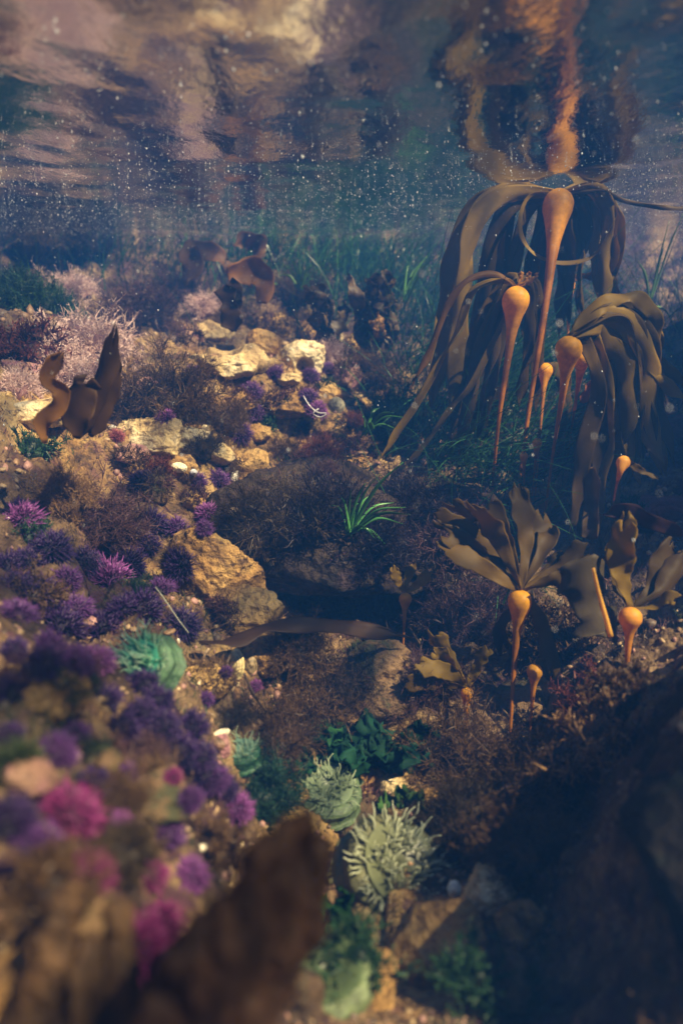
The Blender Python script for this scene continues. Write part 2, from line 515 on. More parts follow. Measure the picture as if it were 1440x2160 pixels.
def put_rock(name, p, size, mat, seed, label, rot=0.0, tilt=(0, 0), sub=4, cuts=7, rough=1.0, cat='rock', group=None, holes=(), cut_lo=0.55):
    v, f = rock_verts(size, seed, sub, cuts, rough, cut_lo)
    for hx, hy, hz, hr, hd in holes:          # hollows worn into the stone
        c = np.array([hx, hy, hz]) * np.asarray(size)
        dd = np.linalg.norm(v - c, axis=1)
        k = np.clip(1 - dd / hr, 0, 1); k = k * k * (3 - 2 * k)
        v = v - norm(c)[None] * (k * hd)[:, None]
    o = obj(name, np_mesh(name, v, f), M[mat], label=label, cat=cat, group=group, loc=p)
    o.rotation_euler = (R(tilt[0]), R(tilt[1]), R(rot))
    if mat != 'dark': add_solid(o, mat not in ('pale', 'red'))
    return o
def rock_px(px, py, wpx, hpx, mat, seed, label, deep=0.8, rot=0, tilt=(0, 0), sub=4, Y=None, sink=0.05, **k):
    p = at(px, py, Y) if Y else hit(px, py + hpx * .22)[0]
    s = mpp(p)
    if not Y: p = p + np.array([0, 0, hpx * .22 * s])
    rx, rz = wpx * s / 2, hpx * s / 2
    q = p + np.array([0, rx * deep * 0.4, -rz * sink])
    return put_rock(k.pop('name', 'rock'), q, (rx, rx * deep, rz), mat, seed, label, rot, tilt, sub, **k)

rock_px(487, 762, 135, 85, 'pale', 11, 'dazzling cream white rock with a dark hollow on top, left of the two brightest', 0.9, 20, sub=5, holes=[(-.1, -.1, .9, .05, .03)])
rock_px(640, 765, 95, 90, 'pale', 12, 'cream white rock with a round dark hole in its face', 0.8, 0, sub=5, holes=[(.1, -.95, -.25, .035, .05)])
rock_px(450, 700, 90, 55, 'pale', 13, 'pale slab rock with a ridged front behind the bright white rock', 0.7, -15)
rock_px(430, 645, 55, 45, 'pink', 14, 'small pinkish rock topped with a coralline tuft', 0.8, 30)
rock_px(545, 665, 130, 80, 'brown', 15, 'long brown furry rock below the round kelp blade', 0.7, 10)
rock_px(630, 655, 60, 70, 'tan', 16, 'upright tan stump of rock with a flat top', 0.8, 0)
rock_px(590, 640, 45, 35, 'tan', 17, 'small wedge of tan rock left of the upright stump', 0.8, 40)
rock_px(560, 725, 80, 75, 'tan', 18, 'tan rock standing between the two brightest rocks', 0.8, 15)
rock_px(600, 850, 150, 70, 'tan', 19, 'flat ochre slab with urchins around it in the middle of the pool', 0.9, -10, sub=5)
rock_px(735, 800, 62, 80, 'pink', 20, 'rounded pinkish rock beside the right hand urchins', 0.8, 10)
rock_px(715, 838, 45, 42, 'tan', 21, 'small rounded tan stone above the banded shell', 0.8, 0)
rock_px(735, 955, 110, 80, 'tan', 22, 'lumpy ochre rock at the edge of the seagrass', 0.8, 0, sub=5)
rock_px(320, 925, 190, 85, 'pale', 23, 'broad sunlit slab crusted with worm tubes on the left ridge', 0.7, -25, sub=5, rough=1.5)
rock_px(380, 990, 70, 80, 'tan', 24, 'knobbly tan rock with small white shells on it', 0.8, 15)
rock_px(290, 990, 60, 32, 'tan', 25, 'narrow tan ledge lying below the sunlit slab', 0.7, 0)
rock_px(330, 1040, 80, 70, 'brown', 26, 'brown algae covered rock above the dark hollow', 0.8, 0)
rock_px(520, 985, 110, 75, 'tan', 27, 'ochre rock between the purple urchins and the brown turf', 0.8, 35)
rock_px(70, 870, 150, 75, 'pale', 28, 'sunlit pale boulder at the left edge under the wavy frond', 0.8, 0, sub=5)
rock_px(45, 790, 110, 70, 'pink', 29, 'pink crusted boulder at the left edge behind the wavy frond', 0.8, 0)
rock_px(310, 840, 70, 85, 'pink', 30, 'tilted pinkish stone below the big brown bush', 0.7, 30, (0, 25))
rock_px(455, 1225, 205, 270, 'tan', 31, 'big sunlit rough ochre rock face in the middle of the pool', 0.55, 8, (8, -12), sub=6, sink=.05, cuts=6, rough=1.5)
rock_px(520, 1300, 170, 120, 'tan', 32, 'ochre shoulder of rock above the dark kelp strap', 0.6, 0, (0, 20), sub=5, rough=1.5)
rock_px(560, 1385, 140, 90, 'tan', 33, 'reddish tan rock below the dark kelp strap', 0.6, 0, sub=5)
rock_px(440, 1440, 110, 75, 'tan', 34, 'tan rubble rock beside the green anemone', 0.8, 0)
rock_px(790, 1400, 150, 90, 'brown', 35, 'arched brown rock with green film on top below the cave', 0.8, 0, sub=5)
rock_px(800, 1480, 130, 90, 'brown', 36, 'ridged brown rock between the green weed and the small kelp', 0.7, 0)
rock_px(90, 1475, 185, 150, 'tan', 37, 'sunlit layered orange tan boulder near the left edge', 0.8, 20, (0, 15), sub=5, sink=-.15, rough=1.5)
rock_px(465, 1575, 60, 50, 'pink', 38, 'small reddish brown stone under the white shell', 0.8, 0)
rock_px(215, 1610, 90, 70, 'brown', 39, 'dull brown stone between dark urchins on the left slope', 0.8, 0)
rock_px(330, 1700, 170, 120, 'brown', 40, 'brown lumpy rock above the two magenta urchins', 0.8, 0, sub=5)
rock_px(1035, 1900, 130, 105, 'pale', 41, 'sunlit yellow rock at the edge of the dark lower right', 0.8, 30, (0, 30), sub=5, rough=1.5)
rock_px(930, 2010, 210, 210, 'tan', 42, 'large blurred tan rock below the biggest anemone', 0.7, 0)
rock_px(960, 1790, 150, 120, 'brown', 43, 'brown weedy rock right of the biggest anemone', 0.8, 0)
rock_px(760, 1740, 130, 90, 'brown', 44, 'smooth olive brown rock between the two lower anemones', 0.8, 0)
rock_px(830, 1665, 60, 45, 'pale', 45, 'small white stone among the rubble under the green weed', 0.8, 0)
rock_px(610, 1680, 70, 60, 'tan', 46, 'small tan stone left of the striped green anemone', 0.8, 0)
rock_px(150, 1960, 260, 260, 'brown', 47, 'blurred brown rock filling the lower left corner', 0.8, 0)
rock_px(60, 2120, 260, 200, 'tan', 48, 'blurred tan rock at the very bottom left', 0.8, 0)
rock_px(640, 2110, 120, 110, 'brown', 49, 'blurred brown stone right of the lumpy brown weed', 0.8, 0)
rock_px(1400, 1090, 150, 90, 'red', 50, 'smooth dark red crusted rock at the right edge', 0.8, 0, sub=5, rough=.5, cuts=2)
rock_px(1420, 910, 110, 80, 'red', 51, 'dull red rock at the right edge behind the drooping kelp', 0.8, 0, rough=.5, cuts=2)
rock_px(45, 1650, 130, 90, 'pink', 52, 'orange brown stone at the left edge above the magenta urchin', .8, 10, sub=5, rough=1.8, cuts=9)
rock_px(920, 1060, 230, 100, 'brown', 53, 'low brown rubble bank behind the grass tuft', .8, 0)

for a_ in [
 (395, 1150, 90, 80, 'tan', 101, 'ochre rock just left of the top of the big rock face'),
 (540, 770, 70, 60, 'pale', 102, 'cream stone wedged between the two brightest rocks'),
 (580, 690, 80, 55, 'tan', 103, 'golden stone under the furry rock'),
 (660, 700, 80, 60, 'tan', 104, 'golden block beneath the upright stump'),
 (700, 900, 80, 55, 'tan', 105, 'golden stone below the banded shell'),
 (640, 940, 90, 50, 'tan', 106, 'ochre shelf left of the lumpy rock by the seagrass'),
 (545, 910, 70, 45, 'tan', 107, 'ochre stone right of the central purple urchin'),
 (450, 960, 90, 55, 'pale', 108, 'pale stone just above the touching urchins'),
 (520, 1040, 80, 60, 'tan', 109, 'golden stone between the touching urchins and the domed turf'),
 (400, 720, 60, 50, 'pink', 110, 'pinkish stone at the right edge of the big brown bush'),
 (270, 960, 80, 45, 'pink', 111, 'pinkish stone at the left end of the narrow ledge'),
 (410, 1060, 70, 50, 'tan', 112, 'tan stone under the touching urchins'),
 (900, 1690, 100, 60, 'tan', 113, 'tan rubble stone right of the yellow green lettuce'),
 (750, 1660, 80, 55, 'tan', 114, 'tan stone under the almond shaped shell'),
 (1100, 1960, 110, 80, 'tan', 115, 'tan stone under the sunlit yellow rock'),
 (780, 2080, 160, 110, 'tan', 116, 'blurred tan stone right of the closed anemone'),
 (1050, 2090, 160, 120, 'brown', 117, 'blurred brown stone at the bottom before the black corner'),
 (990, 1650, 110, 70, 'brown', 118, 'brown stone at the right of the green patch'),
 (690, 715, 80, 60, 'pale', 121, 'pale golden rock at the foot of the ragged rockweed pair'),
 (745, 735, 60, 50, 'tan', 122, 'small golden rock under the tallest rockweed tower'),
 (690, 825, 60, 45, 'tan', 123, 'golden stone behind the urchin with the white thread'),
 (765, 870, 70, 60, 'tan', 124, 'golden stone left of the curved bright grass'),
 (500, 850, 80, 45, 'tan', 125, 'golden shelf below the dim urchin of the bright white rock'),
 (610, 800, 70, 40, 'pale', 126, 'cream stone between the urchins under the two brightest rocks'),
 (745, 1000, 110, 70, 'tan', 127, 'golden rubble rock right of the reddish tuft'),
 (680, 1010, 90, 55, 'tan', 128, 'golden stone peeping out above the speckled ledge turf'),
 (400, 930, 80, 60, 'pale', 129, 'pale stone right of the broad sunlit slab'),
 (1100, 1480, 150, 80, 'brown', 119, 'brown stone at the foot of the medium kelp'),
]:
    rock_px(*a_, 0.8, (a_[5] * 37) % 90, rough=1.3)

# the overhanging ledge: turf-covered roof of the cave
lp = at(665, 1112, 1.42)
v, f = rock_verts((0.235, 0.20, 0.13), 61, 5, 4, 0.8)
v[:, 2] = np.where(v[:, 2] < 0, v[:, 2] * 0.55, v[:, 2])
ledge = obj('ledge_rock', np_mesh('ledge_rock', v, f), M['ledge'], label='overhanging brown rock ledge forming the roof of the dark cave', cat='rock ledge', loc=lp)
ledge.rotation_euler = (R(8), R(6), R(-8))
add_solid(ledge)
v, f = rock_verts((0.16, 0.16, 0.06), 62, 5, 4, 0.8)
lo = obj('ledge_rock', np_mesh('ledge_rock', v, f), M['ledge'], label='lower right arm of the ledge reaching over the cave mouth', cat='rock ledge', loc=at(830, 1165, 1.42))
add_solid(lo)

# right-hand boulder, blackened for shade, and unseen rocks added to shade that side
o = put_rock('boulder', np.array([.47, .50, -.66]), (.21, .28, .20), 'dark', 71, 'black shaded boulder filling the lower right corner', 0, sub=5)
SHADE_ROCKS = [((2.15, -0.36, 0.0), (.72, .60, .60), 81, 'unseen rock added beside the camera to shade the lower right'),
         ((1.66, 1.15, -0.02), (.72, .60, .62), 82, 'unseen rock added on the right to shade the ledge and kelp bases'),
         ((2.02, 1.95, -0.05), (.70, .70, .60), 83, 'unseen rock added off to the right to shade the far right side')]
for p, s, sd, lb in SHADE_ROCKS:
    put_rock('shade_rock', np.array(p), s, 'dark', sd, lb, 0, sub=5)

# ------------------------------------------------------------------ strands: the base of all weeds and grasses
def strands(root, tip_dir, length, width, K, bend, rng, jitter=0.15, curve=None, width_pow=0.7):
    """N ribbons of K segments. returns v, quads, t (0..1 along)"""
    n = len(root)
    d = norm(tip_dir)
    t = np.linspace(0, 1, K + 1)
    side0 = norm(np.cross(d, rng.normal(size=(n, 3))))
    bendv = np.asarray(bend) if np.ndim(bend) == 2 else np.tile(bend, (n, 1))
    rnd = rng.normal(size=(n, 3)) * jitter
    P_ = root[:, None] + length[:, None, None] * (d[:, None] * t[None, :, None] + (bendv + rnd)[:, None] * (t ** 2)[None, :, None])
    wv_ = width[:, None] * np.clip(1 - t ** (1 / (1 - width_pow + 1e-6)) if False else (1 - 0.85 * t ** 2), 0.1, 1)[None]
    s = side0[:, None] * wv_[..., None] * 0.5
    V = np.stack([P_ - s, P_ + s], 2).reshape(-1, 3)
    b0 = (np.arange(n) * (K + 1) * 2)[:, None] + (np.arange(K) * 2)[None]
    q = np.stack([b0, b0 + 1, b0 + 3, b0 + 2], -1).reshape(-1, 4)
    tt = np.tile(np.repeat(t, 2), n)
    return V, q, tt, P_

def hemi(n, rng, up=0.25):
    d = norm(rng.normal(size=(n, 3)))
    d[:, 2] = np.abs(d[:, 2]) * (1 - up) + up * rng.uniform(0, 1, n)
    return norm(d)

def bush_mesh(kind, rad, c_lo, c_hi, seed, n1=70, n2=22, n3=5, wid=0.0022, squash=0.75):
    """a rounded tuft: stems, side branches and fine twigs, inner strands darker than the tips"""
    rng = np.random.default_rng(seed)
    acc = Acc()
    d1 = hemi(n1, rng)
    lob = 1 + 0.35 * fbm(d1 * 2.2, 3, 0.5, seed)
    l1 = rad * lob * rng.uniform(0.75, 1.0, n1)
    root = rng.normal(size=(n1, 3)) * np.array([.22, .22, .02]) * rad
    dd = d1 * np.array([1, 1, squash])
    c_lo, c_hi = np.array(c_lo), np.array(c_hi)
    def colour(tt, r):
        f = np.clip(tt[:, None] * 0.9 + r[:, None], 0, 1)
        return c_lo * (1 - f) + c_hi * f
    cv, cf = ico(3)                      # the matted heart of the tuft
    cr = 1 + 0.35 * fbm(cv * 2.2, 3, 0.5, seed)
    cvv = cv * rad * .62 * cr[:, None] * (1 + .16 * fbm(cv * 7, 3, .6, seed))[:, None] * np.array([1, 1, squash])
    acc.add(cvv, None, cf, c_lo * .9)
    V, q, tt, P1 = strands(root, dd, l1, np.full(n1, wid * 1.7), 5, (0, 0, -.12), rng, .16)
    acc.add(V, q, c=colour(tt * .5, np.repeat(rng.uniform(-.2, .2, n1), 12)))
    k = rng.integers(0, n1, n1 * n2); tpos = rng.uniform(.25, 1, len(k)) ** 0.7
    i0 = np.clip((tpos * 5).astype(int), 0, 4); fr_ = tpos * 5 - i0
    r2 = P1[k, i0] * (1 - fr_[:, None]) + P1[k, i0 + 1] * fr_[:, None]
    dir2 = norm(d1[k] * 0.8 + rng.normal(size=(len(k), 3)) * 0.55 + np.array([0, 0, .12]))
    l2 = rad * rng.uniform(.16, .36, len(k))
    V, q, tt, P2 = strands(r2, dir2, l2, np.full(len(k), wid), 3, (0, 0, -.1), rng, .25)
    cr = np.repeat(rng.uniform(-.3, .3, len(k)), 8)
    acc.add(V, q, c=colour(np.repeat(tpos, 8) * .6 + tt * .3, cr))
    if n3:
        k3 = rng.integers(0, len(k), len(k) * n3); i3 = rng.integers(1, 4, len(k3))
        r3 = P2[k3, i3]
        dir3 = norm(dir2[k3] + rng.normal(size=(len(k3), 3)) * .7)
        l3 = rad * rng.uniform(.05, .13, len(k3))
        V, q, tt, _ = strands(r3, dir3, l3, np.full(len(k3), wid * .8), 2, (0, 0, 0), rng, .3)
        acc.add(V, q, c=colour(np.repeat(tpos[k3], 6) * .6 + tt * .5, np.repeat(rng.uniform(-.3, .3, len(k3)), 6)))
    return acc.mesh(kind)

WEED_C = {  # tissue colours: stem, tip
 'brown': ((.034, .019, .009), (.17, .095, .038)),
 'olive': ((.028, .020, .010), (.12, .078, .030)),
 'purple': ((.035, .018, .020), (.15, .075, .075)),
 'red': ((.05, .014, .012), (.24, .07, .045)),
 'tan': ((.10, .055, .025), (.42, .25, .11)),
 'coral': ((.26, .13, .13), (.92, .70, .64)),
 'dusk': ((.008, .006, .010), (.035, .020, .034)),  # weed tone kept near black to stand in for shade
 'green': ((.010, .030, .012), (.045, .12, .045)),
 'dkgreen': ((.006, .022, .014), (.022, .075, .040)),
}
_BM = {}
def bush(px, py, wpx, col, label, form='filament', name='seaweed', cat='seaweed', Y=None, squash=.75, seed=None, sink=.1, group=None, off=.26):
    p = at(px, py, Y) if Y else hit_any(px, py + wpx * off)[0]
    rad = wpx * mpp(p) / 2 * 1.08
    F = {'filament': dict(n1=130, n2=30, n3=3, wid=.0145), 'coral': dict(n1=110, n2=20, n3=4, wid=.020),
         'leafy': dict(n1=60, n2=16, n3=3, wid=.055), 'moss': dict(n1=140, n2=28, n3=3, wid=.018)}[form]
    var = (hash_i(px, py) % 2)
    key = (form, col, var)
    if key not in _BM:
        kk = dict(F); kk['wid'] = F['wid']
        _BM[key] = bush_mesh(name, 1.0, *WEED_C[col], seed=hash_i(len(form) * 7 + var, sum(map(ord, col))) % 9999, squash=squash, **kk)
        _BM[key].materials.append(M['coral'] if form == 'coral' else M['weed'])
    o = obj(name, _BM[key], label=label, cat=cat, group=group, loc=p - np.array([0, -rad * .25, rad * sink]))
    o.scale = (rad, rad, rad * 1.25)
    o.rotation_euler = (0, 0, (hash_i(px, py) % 628) / 100)
    return o
def hash_i(a, b): return (int(a) * 7919 + int(b) * 104729) % 100003

bush(335, 810, 215, 'brown', 'big rounded brown filamentous bush behind the left ridge')
bush(300, 640, 150, 'purple', 'dark purplish bush at the far left under the waterline')
bush(385, 600, 110, 'purple', 'smaller dusky bush right of the purplish one')
bush(170, 700, 160, 'coral', 'large sparkling pink coralline bush in full sun on the left', 'coral', squash=.8)
bush(195, 775, 140, 'coral', 'lower skirt of pale pink coralline algae below the sparkling bush', 'coral')
bush(120, 770, 110, 'coral', 'coralline tuft directly behind the wavy amber frond', 'coral')
bush(150, 600, 95, 'coral', 'dim coralline bush behind the green moss mound', 'coral')
bush(425, 635, 75, 'coral', 'small coralline tuft on the pinkish rock', 'coral')
bush(690, 740, 70, 'coral', 'small pale coralline tuft right of the cream rock', 'coral')
bush(30, 800, 95, 'coral', 'pink coralline tuft at the left edge', 'coral')
bush(40, 720, 150, 'red', 'reddish brown leafy weed clump at the left edge', 'leafy')
bush(75, 615, 130, 'green', 'green mossy mound at the far left', 'moss')
bush(20, 590, 90, 'dkgreen', 'dark green mound at the far left edge', 'moss')
bush(125, 1030, 125, 'tan', 'tan feathery tuft at the left above the dark hollow')
bush(60, 930, 95, 'green', 'bright green sea lettuce tuft below the amber frond', 'leafy')
bush(55, 1110, 75, 'green', 'green weed patch on the left edge urchin', 'leafy')
bush(470, 870, 90, 'brown', 'brown filament bush left of the ochre slab')
bush(610, 935, 75, 'brown', 'brown tuft in the middle above the ledge turf')
bush(670, 940, 70, 'red', 'reddish tuft at the right end of the middle turf')
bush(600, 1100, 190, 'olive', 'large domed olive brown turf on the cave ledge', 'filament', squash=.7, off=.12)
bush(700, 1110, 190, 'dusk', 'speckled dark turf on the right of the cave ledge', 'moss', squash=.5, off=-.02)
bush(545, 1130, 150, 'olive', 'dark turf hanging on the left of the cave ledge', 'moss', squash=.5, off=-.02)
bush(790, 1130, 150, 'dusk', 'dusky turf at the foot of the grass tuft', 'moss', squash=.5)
bush(640, 1450, 200, 'brown', 'soft brown fuzz on the rocks below the strap')
bush(570, 1540, 170, 'brown', 'brown fuzz between the white anemone and the green weed')
bush(720, 1420, 140, 'olive', 'olive fuzz under the cave mouth')
bush(780, 770, 110, 'brown', 'brown bush right of the pinkish rock')
bush(820, 860, 140, 'dkgreen', 'dark green weed in the shade of the seagrass')
bush(960, 1560, 230, 'brown', 'wide brown feathery weed behind the short kelp')
bush(1080, 1640, 240, 'brown', 'brown feathery weed below the medium kelp stalk')
bush(1210, 1640, 220, 'brown', 'dull feathery weed at the foot of the right slope')
bush(1290, 1560, 190, 'tan', 'tan leafy clump on the dark right slope', 'leafy')
bush(1250, 1480, 150, 'red', 'reddish leafy clump under the ribbed kelp blade', 'leafy')
bush(1330, 1450, 140, 'brown', 'leafy brown clump under the right amber bulb', 'leafy')
bush(1000, 1720, 190, 'olive', 'olive weed on the rock edge at the right of the pool floor')
bush(1120, 1780, 200, 'brown', 'dim brown weed fading into the dark lower right')
bush(900, 1430, 160, 'purple', 'dusky weed around the smallest kelp stalk')
bush(1000, 1280, 200, 'purple', 'dark dusky weed left of the amber bulb')
bush(930, 1100, 200, 'purple', 'dusky weed bank right of the grass tuft', 'moss', squash=.5)
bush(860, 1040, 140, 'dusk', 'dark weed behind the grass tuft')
bush(1180, 1330, 170, 'brown', 'dark leafy weed between the two amber bulbs', 'leafy')
bush(540, 1660, 160, 'dkgreen', 'dark green weed cushion below the white tipped anemone', 'moss')
bush(620, 600, 100, 'brown', 'brown bush in the hazy distance by the round blade')
bush(760, 560, 100, 'purple', 'dark bush under the far waterline', Y=2.95)
bush(180, 510, 120, 'olive', 'far olive bush under the waterline at the left', Y=2.7)
bush(60, 510, 110, 'olive', 'pale hazy bush at the far left near the waterline', Y=2.6)
bush(1330, 1060, 60, 'green', 'small green tuft at the foot of the right kelp', 'leafy')
bush(750, 2010, 150, 'green', 'blurred green weed right of the lumpy brown weed', 'leafy')
bush(1000, 2040, 140, 'green', 'blurred green weed hanging on the large tan rock', 'leafy')
bush(560, 880, 50, 'green', 'small green tuft on the ochre slab', 'leafy')
bush(290, 1240, 60, 'dkgreen', 'dark tuft beside the violet urchin', 'moss')
bush(430, 930, 70, 'olive', 'olive sprig standing above the slab rubble')

for px, py, w_, c_, f_, l_ in [
 (190, 1080, 190, 'purple', 'moss', 'added dark turf standing in for shade in the hollow under the tan tuft'),  # this turf and the next are added to darken the left slope
 (290, 1590, 120, 'purple', 'moss', 'added dark turf standing in for shade between the urchins below the green anemone'),
 (60, 1240, 110, 'brown', 'leafy', 'brown leafy scraps at the left edge among dark urchins'),
 (240, 1680, 130, 'brown', 'moss', 'brown matted weed right of the big magenta urchin'),
 (250, 1790, 150, 'olive', 'moss', 'olive matted weed below the big magenta urchin'),
 (440, 1780, 130, 'brown', 'leafy', 'brown leafy weed left of the lumpy brown weed tip'),
 (100, 1850, 170, 'brown', 'leafy', 'tan leafy weed in the blurred lower left'),
 (480, 660, 60, 'brown', 'moss', 'brown tuft between the slab and the furry rock'),
 (250, 850, 70, 'brown', 'leafy', 'brown leafy scraps behind the dark upright clump'),
 (390, 860, 70, 'olive', 'filament', 'olive tuft below the big brown bush'),
 (740, 880, 45, 'red', 'filament', 'small reddish tuft right of the banded shell'),
 (690, 985, 50, 'purple', 'filament', 'dusky tuft below the smallest central urchin'),
 (480, 985, 50, 'brown', 'moss', 'brown mat left of the ochre rock by the turf'),
 (330, 980, 60, 'red', 'leafy', 'reddish scraps under the sunlit slab'),
 (620, 1350, 120, 'brown', 'moss', 'brown mat on the rocks under the strap'),
 (480, 1500, 80, 'olive', 'filament', 'olive tuft above the reddish stone'),
 (880, 1760, 90, 'olive', 'filament', 'olive tuft behind the biggest anemone'),
]:
    bush(px, py, w_, c_, l_, f_)

# ------------------------------------------------------------------ sweeps: kelp blades, stalks
def spline(pts_, n):
    p = np.asarray(pts_, dtype=float)
    p = np.vstack([2 * p[0] - p[1], p, 2 * p[-1] - p[-2]])
    m_ = len(p) - 3
    t = np.linspace(0, m_ - 1e-6, n)
    i = t.astype(int); f = (t - i)[:, None]
    a, b_, c, d = p[i], p[i + 1], p[i + 2], p[i + 3]
    return 0.5 * (2 * b_ + (c - a) * f + (2 * a - 5 * b_ + 4 * c - d) * f ** 2 + (3 * b_ - a - 3 * c + d) * f ** 3)
def tube(path, rad, sides=8, col=(1, 1, 1), cap=True):
    path = np.asarray(path); n = len(path)
    rad = np.broadcast_to(rad, n)
    tg = norm(np.gradient(path, axis=0))
    ref = np.array([0.0, 1, 0]) if abs(tg[0][1]) < .9 else np.array([1.0, 0, 0])
    s = norm(ref[None] - tg * (tg @ ref)[:, None]); u = np.cross(tg, s)
    a = np.linspace(0, 2 * np.pi, sides, endpoint=False)
    V = path[:, None] + rad[:, None, None] * (np.cos(a)[None, :, None] * s[:, None] + np.sin(a)[None, :, None] * u[:, None])
    i = np.arange(n * sides).reshape(n, sides); j = np.roll(i, -1, 1)
    q = np.stack([i[:-1], j[:-1], j[1:], i[1:]], -1).reshape(-1, 4)
    V = V.reshape(-1, 3); t = None
    if cap:
        V = np.vstack([V, path[:1], path[-1:]])
        k = n * sides
        t = np.concatenate([np.stack([j[0], i[0], np.full(sides, k)], -1), np.stack([i[-1], j[-1], np.full(sides, k + 1)], -1)])
    return V, q, t
def blade_verts(path, width, rng, n=26, thick=0.0008, ruffle=0.15, turn=None, ragged=0.0, tip=0.12, m_=9, wedge=0.0, jag=0.0):
    """flattened closed sweep: a kelp blade with rippled edges"""
    c = spline(path, n); t = np.linspace(0, 1, n)
    tg = norm(np.gradient(c, axis=0))
    view = norm(c - CAM)
    a0 = rng.uniform(-.7, .7) if turn is None else turn
    tw = a0 + rng.uniform(-.8, .8) * t + .35 * np.sin(t * 5 + rng.uniform(0, 6))
    s = norm(np.cross(tg, view)); u = np.cross(s, tg)
    side = s * np.cos(tw)[:, None] + u * np.sin(tw)[:, None]
    nr_ = np.cross(side, tg)
    prof = np.minimum(np.clip(.28 + t / .22, 0, 1), np.clip((1.0 - t) / tip, 0.05, 1) ** .6)
    if wedge: prof = np.clip(.16 + t / wedge, 0, 1) * np.clip((1.0 - t) / tip, 0.3, 1) ** .5
    prof = prof * (1 + .10 * np.sin(t * 9 + rng.uniform(0, 6)) + ragged * vnoise(np.c_[t * 11 + rng.uniform(0, 99), t * 0, t * 0]))
    w_ = np.linspace(-1, 1, m_)
    ph = rng.uniform(0, 6)
    ed = np.abs(w_) ** 1.5
    ruf = ruffle * width * np.sin(t[:, None] * rng.uniform(14, 24) + ph + np.sign(w_)[None] * 1.4) * ed[None]
    cup = rng.uniform(-.25, .25) * width * (w_ ** 2)[None]
    mid = c[:, None] + side[:, None] * (w_[None] * prof[:, None] * width / 2)[..., None] + nr_[:, None] * (ruf + cup * prof[:, None])[..., None]
    if wedge or jag:
        jl = (wedge and .10 or jag) * np.linalg.norm(np.diff(c, axis=0), axis=1).sum()
        jn = vnoise(np.c_[w_ * 2.6 + rng.uniform(0, 99), w_ * 0, w_ * 0]) - .35 * w_ ** 2
        mid = mid + (tg[:, None] * (np.clip((t - .55) / .45, 0, 1) ** 2)[:, None, None] * (jn * jl)[None, :, None])
    th_ = thick * (1.15 - np.abs(w_) ** 2)[None, :, None] * nr_[:, None] * .5
    top, bot = mid + th_, mid - th_
    V = np.concatenate([top.reshape(-1, 3), bot.reshape(-1, 3)])
    i = np.arange(n * m_).reshape(n, m_); k = n * m_
    q = [np.stack([i[:-1, :-1], i[:-1, 1:], i[1:, 1:], i[1:, :-1]], -1).reshape(-1, 4),
         np.stack([i[:-1, :-1], i[1:, :-1], i[1:, 1:], i[:-1, 1:]], -1).reshape(-1, 4) + k,
         np.stack([i[:-1, 0], i[1:, 0], i[1:, 0] + k, i[:-1, 0] + k], -1),
         np.stack([i[1:, -1], i[:-1, -1], i[:-1, -1] + k, i[1:, -1] + k], -1),
         np.stack([i[0, :-1], i[0, :-1] + k, i[0, 1:] + k, i[0, 1:]], -1),
         np.stack([i[-1, 1:], i[-1, 1:] + k, i[-1, :-1] + k, i[-1, :-1]], -1)]
    return V, np.concatenate(q), np.tile(np.repeat(t, m_), 2)

FAN = dict(wedge=.8, tip=.04, ruffle=.07, thick=.0008, m_=13)
KELP_OLIVE = np.array([.31, .195, .020])
KELP_DARK = np.array([.145, .086, .012])
KELP_AMBER = np.array([.42, .20, .035])
BULB = np.array([.95, .46, .018])
STIPE = np.array([.60, .22, .018])

